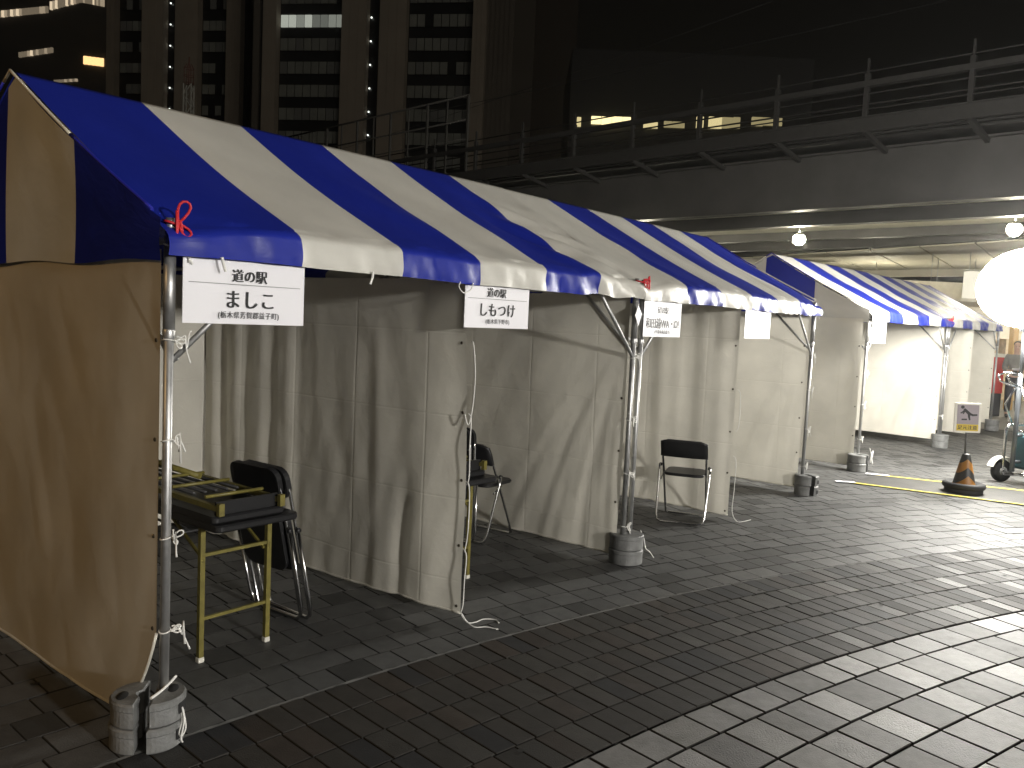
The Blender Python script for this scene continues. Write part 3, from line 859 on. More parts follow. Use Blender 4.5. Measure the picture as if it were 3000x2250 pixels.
# ------------------------------------------------------------------ folding tables
def bar(b, p, q, w=0.013, mi=0):
    p = Vector(p); q = Vector(q); t = (q-p).normalized()
    a = Vector((0, 0, 1)) if abs(t.z) < 0.9 else Vector((1, 0, 0))
    e1 = t.cross(a).normalized()*w; e2 = t.cross(e1).normalized()*w
    vs = [p+e1+e2, p-e1+e2, p-e1-e2, p+e1-e2, q+e1+e2, q-e1+e2, q-e1-e2, q+e1-e2]
    b.add(vs, [(0, 1, 2, 3), (7, 6, 5, 4), (0, 4, 5, 1), (1, 5, 6, 2), (2, 6, 7, 3), (3, 7, 4, 0)], mi)
TBG = 'black folding tables with olive legs'
def table(M, label):
    root = thing('folding_table', label, 'table', M, TBG)
    b = MB(); b.prism(rrect(-.23, 0, .23, 1.8, .03), 0.680, 0.715, bev=0.008); b.build('tabletop', M_TOP, root)
    for y, sy in ((.20, 1), (1.60, -1)):
        for sx in (-1, 1):
            l_ = MB(); bar(l_, (sx*.188, y, .022), (sx*.188, y, .678), .0125)
            for z in (.50, .515, .53): l_.lathe([(0.0001, .0), (.003, .0), (.003, .003)], 6, M=T(sx*.188, y-.0135, z, 0, pi/2))
            lo = l_.build('leg', M_OLIVE, root)
            f_ = MB(); f_.prism(rrect(sx*.188-.016, y-.016, sx*.188+.016, y+.016, .005, 2), 0, .026, bev=.003); f_.build('foot_cap', M_WPLAST, lo)
        for z in (.215, .53, .668):
            c = MB(); bar(c, (-.176, y, z), (.176, y, z), .008); c.build('crossbar', M_OLIVE, root)
        d = MB()
        for sx in (-1, 1):
            bar(d, (sx*.17, y+.01*sy, .50), (sx*.17, y+.33*sy, .672), .006)
        d.build('stay', M_OLIVE, root)
    s_ = MB()
    for xx in (-.10, .0, .10): s_.tube([(xx, .45, .585), (xx, 1.4, .585)], .007, 6)
    for yy in (.45, 1.4): s_.tube([(-.17, yy, .66), (-.16, yy, .585), (.16, yy, .585), (.17, yy, .66)], .006, 6)
    s_.build('under_shelf', M_DARKSTEEL, root)
    return root
def folded_table(M, label):
    root = thing('folded_table', label, 'table', M, TBG)
    b = MB(); b.prism(rrect(-.20, 0, .20, 1.8, .025), 0, .036, bev=.008); b.build('tabletop', M_TOP, root)
    k = MB(); k.box((-.17, .028, .034), (.17, .04, .10)); k.build('front_panel', M_TOP, root)
    for y, sy in ((.10, 1), (1.70, -1)):
        for sx in (-1, 1):
            l_ = MB(); bar(l_, (sx*.168, y-.09*sy, .072), (sx*.168, y+.62*sy, .075), .0125)
            l_.box((sx*.168-.014, y-.105*sy-.012, .04), (sx*.168+.014, y-.105*sy+.012, .098))
            l_.build('leg', M_OLIVE, root)
        for dy in (.04, .34, .58):
            c = MB(); c.tube([(-.16, y+dy*sy, .105), (.16, y+dy*sy, .105)], .009, 6); c.build('crossbar', M_OLIVE, root)
    s_ = MB()
    for xx in (-.12, -.06, .0, .06, .12): s_.tube([(xx, .30, .088), (xx, 1.5, .088)], .008, 6)
    s_.build('under_shelf', M_DARKSTEEL, root)
    d = MB(); d.tube([(.10, .62, .10), (-.02, .98, .16)], .017, 7); d.build('stay', M_OLIVE, root)
    return root
table(MT1 @ T(.695, .345, 0), 'black folding table standing behind the nearest pole')
folded_table(MT1 @ T(.662, .375, .717), 'folded table upside down on top of the nearest table')
table(MT1 @ T(2.25, .33, 0), 'black folding table half hidden behind the middle curtain')
folded_table(MT1 @ T(2.24, .40, .717), 'folded table stacked on the table behind the middle curtain')

# ------------------------------------------------------------------ folding chairs
CHG = 'black folding chairs in the booths'
def chair_open(M, label):
    root = thing('folding_chair', label, 'chair', M, CHG)
    for sx in (-1, 1):
        pass
    b = MB(); r = .0105
    pts = [(-.185, .205, .02), (-.19, .17, .10), (-.195, -.02, .45), (-.198, -.14, .66), (-.19, -.175, .735), (-.15, -.185, .758), (.15, -.185, .758), (.19, -.175, .735), (.198, -.14, .66), (.195, -.02, .45), (.19, .17, .10), (.185, .205, .02), (.165, .21, .0105), (-.165, .21, .0105)]
    b.tube(pts, r, 8, closed=True); b.build('back_frame', M_CHROME, root)
    b = MB()
    pts = [(-.232, -.045, .51), (-.230, -.06, .45), (-.218, -.19, .07), (-.205, -.205, .025), (-.17, -.21, .0105), (.17, -.21, .0105), (.205, -.205, .025), (.218, -.19, .07), (.230, -.06, .45), (.232, -.045, .51)]
    b.tube(pts, r, 8); b.build('rear_frame', M_CHROME, root)
    for sx in (-1, 1):
        p = MB(); p.lathe([(.0001, -.012), (.014, -.012), (.016, 0), (.014, .012), (.0001, .012)], 10, M=T(sx*.222, -.035, .505, 0, 0, pi/2)); p.build('pivot', M_BLACK, root)
    # shaped back rest
    b = MB()
    prof = [(.60, -.128), (.615, -.120), (.68, -.145), (.745, -.172), (.768, -.188), (.770, -.205), (.75, -.200), (.68, -.172), (.61, -.145)]
    vs = []; fs = []; n = len(prof); nx = 12
    for i in range(nx+1):
        t = i/nx*2-1; xx = .212*t
        crv = -.028*(1-t*t)
        top = -.022*max(0, abs(t)-.72)/.28
        for z, y in prof:
            zz = z + (top if z > .7 else 0)
            vs.append((xx, y+crv, zz))
    for i in range(nx):
        for j in range(n):
            fs.append((i*n+j, i*n+(j+1) % n, (i+1)*n+(j+1) % n, (i+1)*n+j))
    fs += [tuple(range(n))[::-1], tuple(nx*n+j for j in range(n))]
    b.add(vs, fs, 0, True); b.build('backrest', M_BLACK, root)
    b = MB()
    b.prism([(x_, y_) for x_, y_ in rrect(-.185, -.15, .185, .235, .075, 6)], .425, .452, bev=.01); b.build('seat', M_BLACK, root)
    for sx in (-1, 1):
        s2 = MB(); s2.tube([(sx*.205, -.10, .38), (sx*.20, .02, .425)], .006, 6); s2.build('link', M_CHROME, root)
    return root
def chair_folded(M, label):
    """folded flat: stands in the x-z plane, seat side to -y"""
    root = thing('folding_chair', label, 'chair', M, CHG)
    b = MB(); r = .0105
    b.tube([(-.19, 0, .04), (-.20, 0, .45), (-.20, 0, .80), (-.185, 0, .90), (-.14, 0, .94), (.14, 0, .94), (.185, 0, .90), (.20, 0, .80), (.20, 0, .45), (.19, 0, .04), (.16, 0, .0105), (-.16, 0, .0105)], r, 8, closed=True)
    b.build('back_frame', M_CHROME, root)
    b = MB()
    b.tube([(-.235, -.012, .58), (-.228, -.014, .12), (-.205, -.014, .045), (-.17, -.014, .028), (.17, -.014, .028), (.205, -.014, .045), (.228, -.014, .12), (.235, -.012, .58)], r, 8); b.build('rear_frame', M_CHROME, root)
    for sx in (-1, 1):
        p = MB(); p.lathe([(.0001, -.012), (.014, -.012), (.016, 0), (.014, .012), (.0001, .012)], 10, M=T(sx*.226, -.006, .585, 0, 0, pi/2)); p.build('pivot', M_BLACK, root)
    Mv = Matrix(((1, 0, 0, 0), (0, 0, 1, -.030), (0, 1, 0, 0), (0, 0, 0, 1)))
    b = MB()
    prof = rrect(-.205, .765, .205, .955, .07, 5)
    nb_ = len(prof)
    vs = [(x_, -.018-.02*(1-(x_/.205)**2), z_) for x_, z_ in prof] + [(x_, .014-.02*(1-(x_/.205)**2), z_) for x_, z_ in prof]
    b.add(vs, [tuple(range(nb_)), tuple(range(nb_, 2*nb_))[::-1]] + [(i, i+nb_, (i+1) % nb_+nb_, (i+1) % nb_) for i in range(nb_)]); b.build('backrest', M_BLACK, root)
    b = MB(); prof = rrect(-.185, .33, .185, .71, .075, 5); nb_ = len(prof)
    vs = [(x_, -.036, z_) for x_, z_ in prof] + [(x_, -.012, z_) for x_, z_ in prof]
    b.add(vs, [tuple(range(nb_)), tuple(range(nb_, 2*nb_))[::-1]] + [(i, i+nb_, (i+1) % nb_+nb_, (i+1) % nb_) for i in range(nb_)]); b.build('seat', M_BLACK, root)
    return root
# two folded chairs leaning on the table of the nearest booth: local x along tent y
for i, lb in enumerate(('folded black chair leaning directly on the nearest table', 'folded black chair behind the one leaning on the nearest table')):
    chair_folded(MT1 @ T(1.17+.050*i, .82-.03*i, 0.004, -pi/2+radians(4-3*i), radians(13.0)) @ Matrix.Scale(.955, 4), lb)
# booth two: two folded chairs upright, one open chair against the cloth
for i, lb in enumerate(('folded black chair upright beside the half hidden table', 'second upright folded chair, next to the open chair in the middle booth')):
    chair_folded(MT1 @ T(3.02+.05*i, 1.225, 0.004, -pi/2+radians(3), radians(2.5)) @ Matrix.Scale(.94, 4), lb)
chair_open(MT1 @ T(3.31, 1.20, 0.004, -pi/2+radians(6)), 'open black chair behind the upright folded chairs facing the curtain')
chair_open(Matrix.Translation((1.59, 7.445, 0.004)) @ Matrix.Rotation(radians(-19), 4, 'Z') @ Matrix.Scale(.965, 4), 'lone open black chair with chrome legs in the second tent')

# ------------------------------------------------------------------ cone with slip sign
cone = thing('traffic_cone', 'black and yellow striped traffic cone with heavy black base', 'cone', T(5.17, 9.40, 0))
b = MB(); b.lathe([(.001, 0), (.19, 0), (.20, .012), (.20, .05), (.185, .062), (.215, .066), (.225, .085), (.22, .115), (.19, .128), (.16, .122), (.13, .10), (.001, .10)], 24); b.build('base_weight', M_RUBBER, cone)
def cone_mat():
    m = mat('striped_cone', (.28, .12, .01), .5)
    n = m.node_tree.nodes; l = m.node_tree.links
    tc = n['Texture Coordinate']; sx = n.new('ShaderNodeSeparateXYZ'); l.new(tc.outputs['Object'], sx.inputs[0])
    ay = n.new('ShaderNodeMath'); ay.operation = 'ADD'; ay.inputs[1].default_value = 0.01; l.new(sx.outputs[0], ay.inputs[0])
    ab = n.new('ShaderNodeMath'); ab.operation = 'ABSOLUTE'; l.new(ay.outputs[0], ab.inputs[0])
    sm = n.new('ShaderNodeMath'); sm.operation = 'MULTIPLY_ADD'; sm.inputs[1].default_value = 0.9; l.new(ab.outputs[0], sm.inputs[0]); l.new(sx.outputs[2], sm.inputs[2])
    dv = n.new('ShaderNodeMath'); dv.operation = 'MULTIPLY_ADD'; dv.inputs[1].default_value = 1/0.185; dv.inputs[2].default_value = 0.37; l.new(sm.outputs[0], dv.inputs[0])
    fr = n.new('ShaderNodeMath'); fr.operation = 'FRACT'; l.new(dv.outputs[0], fr.inputs[0])
    gt = n.new('ShaderNodeMath'); gt.operation = 'GREATER_THAN'; gt.inputs[1].default_value = 0.5; l.new(fr.outputs[0], gt.inputs[0])
    mx = n.new('ShaderNodeMix'); mx.data_type = 'RGBA'; mx.inputs[6].default_value = (.26, .11, .01, 1); mx.inputs[7].default_value = (.012, .012, .012, 1)
    l.new(gt.outputs[0], mx.inputs[0]); l.new(mx.outputs[2], n['Principled BSDF'].inputs['Base Color'])
    return m
b = MB(); b.lathe([(.122, .09), (.112, .13), (.062, .36), (.045, .435), (.036, .45), (.001, .452)], 24); b.build('cone_body', cone_mat(), cone)
MS = T(5.17, 9.40, 0, radians(-12), 0, radians(-1.5))
sg = thing('slip_sign', 'slip warning board on a stick above the striped cone', 'sign', MS)
b = MB(); b.tube([(0, 0.012, .44), (0, 0.012, .72)], .011, 8); b.build('stick', M_DARKSTEEL, sg)
b = MB(); b.prism(rrect(-.138, 0, .138, .335, .012, 3), -.009, .009, bev=.002, M=T(0, 0, .69) @ Matrix.Rotation(pi/2, 4, 'X')); bo = b.build('board', M_WPLAST, sg)
b = MB(); b.box((-.112, -.0115, .785), (.112, -.0095, 1.005)); b.build('picture', mat('mauve_print', (.30, .26, .29), .4), bo)
b = MB(); b.box((-.112, -.0115, .71), (.112, -.0095, .785)); b.build('yellow_band', mat('yellow_print', (.58, .42, .02), .4), bo)
fig = MB()
def limb(pts, w):
    for i in range(len(pts)-1):
        p = Vector((pts[i][0], 0, pts[i][1])); q = Vector((pts[i+1][0], 0, pts[i+1][1])); t = (q-p).normalized(); s = Vector((-t.z, 0, t.x))
        w0 = w[i] if isinstance(w, (list, tuple)) else w; w1 = w[i+1] if isinstance(w, (list, tuple)) else w
        p = p-t*w0*.5; q = q+t*w1*.5
        fig.add([(v.x, -.0125-.0001*i, v.z) for v in (p-s*w0, q-s*w1, q+s*w1, p+s*w0)], [(0, 1, 2, 3)])
fig.add([(-.058+.019*cos(a), -.0124, .978+.019*sin(a)) for a in [2*pi*i/16 for i in range(16)]], [tuple(range(16))])
limb([(-.038, .952), (.012, .905)], [.014, .017])
limb([(-.034, .945), (-.062, .918), (-.074, .910)], .007)
limb([(-.030, .94), (-.050, .905)], .007)
limb([(.012, .905), (.05, .890), (.092, .893)], [.014, .011, .009])
limb([(.010, .90), (.012, .868), (.020, .836)], [.014, .011, .008])
limb([(-.06, .838), (-.012, .840)], .008)
fig.build('falling_figure', M_INK, bo)
b = MB(); text_add(b, '足元注意', .050, 0, .748, 1.0, 0.014, 0, -.0122, 1.05); b.build('lettering', M_INK, bo)

# ------------------------------------------------------------------ dark mat with yellow edge tapes
mt = thing('cable_mat', 'dark cable mat edged with two yellow tapes across the paving', 'mat', Matrix.Identity(4))
P1, P2, P3, P4 = Vector((4.00, 9.69)), Vector((8.2, 7.30)), Vector((8.9, 8.42)), Vector((4.56, 10.30))
def quad_strip(b, a, c, wd_, z0, z1):
    t = (c-a).normalized(); s = Vector((-t.y, t.x))*wd_
    b.prism([(a-s).to_tuple(), (c-s).to_tuple(), (c+s).to_tuple(), (a+s).to_tuple()], z0, z1)
b = MB(); b.prism([P1.to_tuple(), P2.to_tuple(), P3.to_tuple(), P4.to_tuple()], .002, .010); b.build('mat_sheet', mat('dark_mat', (.055, .054, .05), .6, noise=.3, nscale=4, bump=.2), mt)
M_YEL = mat('yellow_tape', (.62, .52, .10), .4)
for a, c in ((P1, P2), (P4, P3)):
    b = MB(); quad_strip(b, a, c, .028, .0105, .0135); b.build('yellow_tape', M_YEL, mt)
for a, c in ((P1+Vector((-.16, .02)), P1+Vector((.06, .0))), (P4+Vector((-.10, .05)), P4+Vector((.16, -.03))), (P1.lerp(P4, .55)+Vector((1.62, -.62)), P1.lerp(P4, .95)+Vector((1.75, -.7)))):
    b = MB(); quad_strip(b, a, c, .04, .0140, .0155); b.build('white_tape', M_PAPER, mt)

# ------------------------------------------------------------------ balloon light on a generator cart
M_TEAL = mat('teal_paint', (.018, .06, .07), .45, noise=.15)
M_BALLOON = emis('lit_balloon', (1.0, .97, .90), 145.0)
LT = T(6.51, 10.08, 0, radians(12))
lt = thing('light_tower', 'blazing white balloon light on a mast above a teal generator cart', 'lamp', LT)
b = MB()
for sy in (-.24, .24):
    b.tube([(-.36, sy, .10), (-.38, sy, .14), (-.38, sy, .66), (-.34, sy, .72), (.34, sy, .72), (.38, sy, .66), (.38, sy, .14), (.36, sy, .10)], .017, 8, closed=True)
for xx in (-.38, .38):
    for z in (.14, .66): b.tube([(xx, -.24, z), (xx, .24, z)], .015, 8)
b.tube([(-.38, -.24, .62), (-.22, -.24, .24), (-.1, -.24, .12)], .014, 8)
b.build('tube_frame', M_CHROME, lt)
b = MB(); b.prism(rrect(-.33, -.20, .33, .20, .05), .20, .62, bev=.03); b.build('generator', M_TEAL, lt)
b = MB(); b.box((-.20, -.206, .25), (-.02, -.201, .42)); b.box((.05, -.206, .25), (.26, -.201, .50)); b.build('vent_panel', M_BLACK, lt)
for sx, sy in ((-1, -1), (-1, 1), (1, -1), (1, 1)):
    w_ = MB(); w_.lathe([(.05, -.035), (.11, -.04), (.135, -.025), (.14, 0), (.135, .025), (.11, .04), (.05, .035)], 20, M=T(sx*.36, sy*.28, .14, 0, pi/2)); wo_ = w_.build('wheel', M_RUBBER, lt)
    h_ = MB(); h_.lathe([(.001, -.042), (.05, -.042), (.055, -.02), (.055, .02), (.05, .042), (.001, .042)], 14, M=T(sx*.36, sy*.28, .14, 0, pi/2)); h_.build('hub', M_STEEL, wo_)
b = MB()
for sy in (-1, 1):
    b = MB()
    for k in range(8):
        a0, a1 = pi*.15+pi*.75*k/8, pi*.15+pi*.75*(k+1)/8
        b.add([(-.36+.17*cos(a0), sy*.28-.05, .14+.17*sin(a0)), (-.36+.17*cos(a0), sy*.28+.05, .14+.17*sin(a0)), (-.36+.17*cos(a1), sy*.28+.05, .14+.17*sin(a1)), (-.36+.17*cos(a1), sy*.28-.05, .14+.17*sin(a1)),
               (-.36+.18*cos(a0), sy*.28-.05, .14+.18*sin(a0)), (-.36+.18*cos(a0), sy*.28+.05, .14+.18*sin(a0)), (-.36+.18*cos(a1), sy*.28+.05, .14+.18*sin(a1)), (-.36+.18*cos(a1), sy*.28-.05, .14+.18*sin(a1))],
              [(0, 1, 2, 3), (7, 6, 5, 4), (0, 4, 5, 1), (2, 6, 7, 3), (1, 5, 6, 2), (0, 3, 7, 4)])
    b.build('mudguard', M_WPLAST, lt)
b = MB()
b.tube([(-.47, 0, .18), (-.47, 0, 1.35)], .028, 10); b.tube([(-.47, 0, 1.30), (-.47, 0, 1.90)], .021, 10); b.tube([(-.47, 0, 1.86), (-.47, 0, 2.0)], .05, 10)
b.tube([(-.47, 0, .30), (-.37, 0, .30)], .02, 8); b.tube([(-.47, 0, .62), (-.37, 0, .62)], .02, 8)
b.build('mast', mat('mast_grey', (.10, .11, .12), .4, .5), lt)
b = MB()
for sy in (-1, 1):
    b.tube([(-.49, sy*.03, 1.20), (-.57, sy*.05, 1.22), (-.68, sy*.07, 1.26), (-.72, sy*.07, 1.34)], .012, 7)
    b.tube([(-.49, sy*.04, 1.36), (-.59, sy*.12, 1.36), (-.63, sy*.14, 1.33)], .012, 7)
    b.tube([(-.48, sy*.04, 1.20), (-.50, sy*.16, .98), (-.40, sy*.13, .72)], .013, 7)
b.tube([(-.38, -.24, .70), (-.36, -.2, .86), (-.2, -.12, .92), (0, -.12, .92), (.1, -.2, .86), (.12, -.24, .70)], .016, 8)
b.build('stay_handle', M_CHROME, lt)
b = MB(); b.lathe([(.55*sin(pi*q/16)+.0005, -.47*cos(pi*q/16)) for q in range(17)], 32, M=T(-.47, 0, 2.37)); b.build('balloon', M_BALLOON, lt)

# ------------------------------------------------------------------ plaza floodlights behind the camera (they light the tent fronts)
def floodlight(x, y, z, aim, I, col, label, size=0.5, spread=None):
    root = thing('floodlight', label, 'lamp', T(x, y, 0), 'floodlights around the plaza')
    b = MB(); b.lathe([(.001, 0), (.22, 0), (.22, .04), (.07, .08), (.055, .3), (.045, z-.1)], 16); b.build('pole', M_DARKSTEEL, root)
    d = (Vector(aim)-Vector((x, y, z))).normalized()
    Mh = Matrix.Translation((0, 0, z)) @ d.to_track_quat('-Z', 'Y').to_matrix().to_4x4()
    b = MB(); b.prism(rrect(-size/2-.04, -size/2-.04, size/2+.04, size/2+.04, .05), .0, .16, bev=.02, M=Mh); b.build('lamp_head', M_DARKSTEEL, root)
    b = MB(); b.prism(rrect(-size/2, -size/2, size/2, size/2, .03), -.012, -.002, M=Mh); b.build('lens', emis('flood_lens', col, I/(size*size)*0.05, False), root)
    ld = bpy.data.lights.new('flood', 'AREA'); ld.shape = 'SQUARE'; ld.size = size; ld.energy = I*pi; ld.color = col
    if spread: ld.spread = spread
    lo = bpy.data.objects.new('flood', ld); COL.objects.link(lo); lo.parent = root
    lo.matrix_local = Mh @ Matrix.Translation((0, 0, -.02))
    return root
floodlight(9.4, -6.2, 3.3, (1.8, 7.0, 1.0), 450, (1.0, .97, .92), 'square floodlight on a pole at the plaza edge right behind the viewer', .6)
floodlight(15.5, -5.0, 4.2, (2.5, 8.0, 1.0), 250, (1.0, .96, .88), 'square floodlight on a pole farther along the plaza edge', .6)
floodlight(-7.5, -2.5, 5.5, (-2.0, 4.5, 1.0), 40, (1.0, .62, .26), 'amber street floodlight left behind the viewer', .4)

# ------------------------------------------------------------------ steel footbridge crossing behind the tents
UB = Matrix.Rotation(radians(-45), 4, 'Z')
def BR(dp): return UB @ Matrix.Translation((0, dp, 0))
M_BRAIL = mat('dull_rail_paint', (.026, .025, .023), .6, noise=.2)
M_BSTEEL = mat('painted_bridge_steel', (.062, .060, .057), .55, noise=.2, nscale=1.5)
M_SOFFIT = mat('pale_soffit', (.70, .68, .58), .7, noise=.15, nscale=2)
br = thing('footbridge', 'dark steel footbridge with railing passing behind and above the tents', 'bridge', BR(19.1))
X0, X1 = -34.0, 30.0
b = MB(); b.box((X0, 0, 4.66), (X1, .05, 5.86)); b.box((X0, -.16, 5.86), (X1, .25, 5.90)); b.box((X0, -.14, 4.62), (X1, .25, 4.66)); b.build('girder', M_BSTEEL, br)
for yy, zz in ((2.6, 4.62), (6.6, 4.70), (9.2, 4.66)):
    b = MB(); b.box((X0, yy, zz), (X1, yy+.05, 4.95)); b.box((X0, yy-.14, zz-.03), (X1, yy+.2, zz)); b.build('girder', M_BSTEEL, br)
b = MB(); b.box((X0, .252, 4.95), (X1, 11.0, 5.05)); b.build('soffit', M_SOFFIT, br)
b = MB(); b.box((X0, -1.18, 6.10), (X1, 11, 6.20)); b.build('deck', M_BSTEEL, br)
b = MB(); b.box((X0, -1.22, 6.02), (X1, -1.18, 6.30)); b.box((X0, -1.26, 6.30), (X1, -1.10, 6.33)); b.build('fascia', M_BRAIL, br)
px = [-5.68+2.04*i for i in range(-8, 14)]
for xx in px:
    b = MB(); bar(b, (xx, -1.19, 6.03), (xx+.02, -.02, 5.80), .045); b.build('bracket', M_BRAIL, br)
    b = MB(); b.tube([(xx-.12, -.60, 6.08), (xx-.12, -.42, 5.94), (xx-.06, -.12, 5.90), (xx-.02, .0, 5.84)], .035, 7); b.build('drain_pipe', M_BRAIL, br)
    b = MB(); b.box((xx-.045, -1.27, 6.33), (xx+.045, -1.16, 7.20)); b.box((xx-.022, -1.24, 7.20), (xx+.022, -1.19, 7.52)); b.build('rail_post', M_BRAIL, br)
for z, r_ in ((7.26, .018), (6.80, .02), (6.58, .02), (6.48, .016)):
    b = MB(); b.tube([(X0, -1.20, z), (X1, -1.20, z)], r_, 6); b.build('rail', M_BRAIL, br)
b = MB(); b.box((X0, -1.30, 6.93), (X1, -1.14, 7.05)); b.build('handrail', M_BRAIL, br)
b = MB(); b.tube([(X0, -.45, 6.05), (X1, -.45, 6.05)], .05, 8); b.tube([(X0, -.75, 6.07), (X1, -.75, 6.07)], .03, 8); b.build('conduit', M_BRAIL, br)
# taller mesh fence on the left part of the bridge
fe = thing('tall_fence', 'tall thin railed fence at the left end of the footbridge', 'fence', BR(17.88))
M_FENCE = mat('grey_fence_paint', (.05, .048, .042), .6)
fx = [-20.4-1.02*i for i in range(0, 14)]
for i, xx in enumerate(fx):
    b = MB(); bar(b, (xx, 0, 6.33), (xx, 0, 8.70), .035 if i % 2 == 0 else .022); b.build('fence_post', M_FENCE, fe)
for z, r_ in ((8.70, .035), (7.95, .03), (7.35, .02)):
    b = MB(); b.tube([(fx[-1], 0, z), (fx[0], 0, z)], r_, 6); b.build('fence_rail', M_FENCE, fe)
# pendant lamps below the deck
M_GLOBE = emis('lit_globe', (1.0, .93, .72), 280.0)
def pendant(x, y, z, label):
    root = thing('pendant_lamp', label, 'lamp', T(x, y, 0), 'lamps hanging under the bridge')
    b = MB(); b.tube([(0, 0, z+.16), (0, 0, 4.95)], .02, 8); b.lathe([(.03, z+.20), (.10, z+.17), (.13, z+.10)], 14); b.build('stem', M_STEEL, root)
    b = MB(); b.lathe([(.001, z-.17), (.09, z-.145), (.155, z-.07), (.17, z), (.155, z+.07), (.10, z+.135), (.001, z+.14)], 18); b.build('globe', M_GLOBE, root)
pendant(7.87, 23.8, 4.32, 'glowing globe lamp hanging under the bridge above the third tent')
pendant(11.6, 19.9, 4.36, 'glowing globe lamp hanging under the bridge at the far right')
pendant(4.1, 27.7, 4.30, 'unseen globe lamp added under the bridge behind the second tent roof')  # this and the next two are unseen, added to brighten the soffit
pendant(0.4, 31.6, 4.30, 'unseen globe lamp added under the bridge behind the nearest tent roof')
pendant(15.9, 15.9, 4.36, 'unseen globe lamp added under the bridge beyond the right edge of view')

# pale panelled canopy behind the bridge
cn = thing('concourse_canopy', 'pale panelled canopy ceiling behind the footbridge', 'canopy', Matrix.Identity(4))
ca, cb = Vector((4.2, 43.5)), Vector((16.8, 18.2))
na, nb2 = Vector((9.2, 55.5)), Vector((25.5, 28.8))
M_PANEL = mat('pale_ceiling_panel', (.46, .43, .34), .7, noise=.12, nscale=1)
NPn = 15
for i in range(NPn):
    f0, f1 = i/NPn+.0012, (i+1)/NPn-.0012
    q = [ca.lerp(cb, f0), ca.lerp(cb, f1), na.lerp(nb2, f1), na.lerp(nb2, f0)]
    b = MB(); b.prism([v.to_tuple() for v in q], 4.56, 4.60); b.build('ceiling_panel', M_PANEL, cn)
b = MB(); b.prism([(v.x, v.y) for v in (ca, cb, nb2, na)], 4.64, 4.9); b.build('roof_slab', M_BSTEEL, cn)
b = MB(); qa, qb = Vector((10.8, 33.5)), Vector((17.4, 26.2)); t_ = (qb-qa).normalized(); s_ = Vector((-t_.y, t_.x))*.12
b.prism([(qa-s_).to_tuple(), (qb-s_).to_tuple(), (qb+s_).to_tuple(), (qa+s_).to_tuple()], 3.86, 4.10); b.build('edge_beam', M_PANEL, cn)

def fill_lamp(x, y, z, label):  # unseen lamps added to brighten the canopy ceiling
    root = thing('canopy_fill_lamp', label, 'lamp', T(x, y, 0), 'fill lamps added under the panelled canopy')
    b = MB(); b.tube([(0, 0, z+.15), (0, 0, 4.55)], .015, 6); b.build('stem', M_STEEL, root)
    b = MB(); b.lathe([(.001, z-.16), (.12, z-.10), (.16, z), (.12, z+.10), (.001, z+.16)], 16); b.build('globe', M_GLOBE, root)
fill_lamp(9.4, 38.5, 3.0, 'unseen globe lamp added to light the panelled canopy, hidden behind the second tent roof')
fill_lamp(14.0, 33.0, 3.0, 'unseen globe lamp added to light the panelled canopy, hidden behind the third tent roof')
fill_lamp(17.6, 29.5, 3.0, 'unseen globe lamp added to light the panelled canopy, behind the balloon light')

# ------------------------------------------------------------------ lit station frontage at far right
M_WALLD = mat('dark_wall', (.05, .05, .048), .8, noise=.2)
M_WALLW = mat('cream_wall', (.62, .58, .48), .7, noise=.1)
sb = thing('station_front', 'bright station frontage with lit opening beyond the last tent', 'building', Matrix.Identity(4))
b = MB(); b.box((2.0, 33.0, 0), (13.2, 33.4, 3.8)); b.build('wall', M_WALLD, sb)
b = MB(); b.box((11.2, 25.0, 0), (26, 25.3, 3.4)); b.build('wall', M_WALLW, sb)
b = MB(); b.box((11.35, 21.2, 2.78), (26, 21.5, 3.45)); b.build('lintel', emis('glowing_lintel', (1.0, .93, .74), .85), sb)  # pale wall block made to glow in place of light falling on it
b = MB(); b.box((11.35, 21.52, 2.70), (26, 24.98, 2.76)); b.build('ceiling', M_WALLW, sb)
b = MB(); b.box((12.62, 21.25, 0), (12.74, 21.45, 2.78)); b.build('door_post', mat('pale_wood', (.50, .33, .14), .5), sb)
for i in range(3):
    b = MB(); b.box((13.0+2.4*i, 22.2, 2.62), (14.9+2.4*i, 22.35, 2.69)); b.build('ceiling_light', emis('tube_light', (1.0, .93, .76), 75.0), sb)
b = MB()
for i in range(4): b.box((13.2+1.2*i, 24.6, .0), (14.2+1.2*i, 24.98, 2.0-.2*(i % 2)))
b.build('shelving', mat('shelf_tan', (.45, .36, .24), .6, noise=.4, nscale=5), sb)
# suspended light fittings in the dark gap
for i, (x0, y0, z) in enumerate(((13.6, 28.0, 3.42), (14.0, 28.4, 3.24))):
    root = thing('strip_light', ('upper' if i == 0 else 'lower')+' pale strip light fitting hung below the canopy', 'lamp', T(x0, y0, z, radians(-30)), 'strip lights below the canopy')
    b = MB(); b.box((0, -.05, -.03), (.55, .05, .03)); b.build('tube', emis('dim_tube', (1.0, .96, .86), .75), root)
    b = MB(); b.box((.62, -.05, -.03), (1.25, .05, .03)); b.build('tube', bpy.data.materials['dim_tube'], root)
    b = MB(); b.box((-.05, -.08, .035), (1.32, .08, .07)); b.tube([(.1, 0, .07), (.1, 0, 1.15)], .012, 6); b.tube([(1.2, 0, .07), (1.2, 0, 1.15)], .012, 6); b.build('housing', M_STEEL, root)
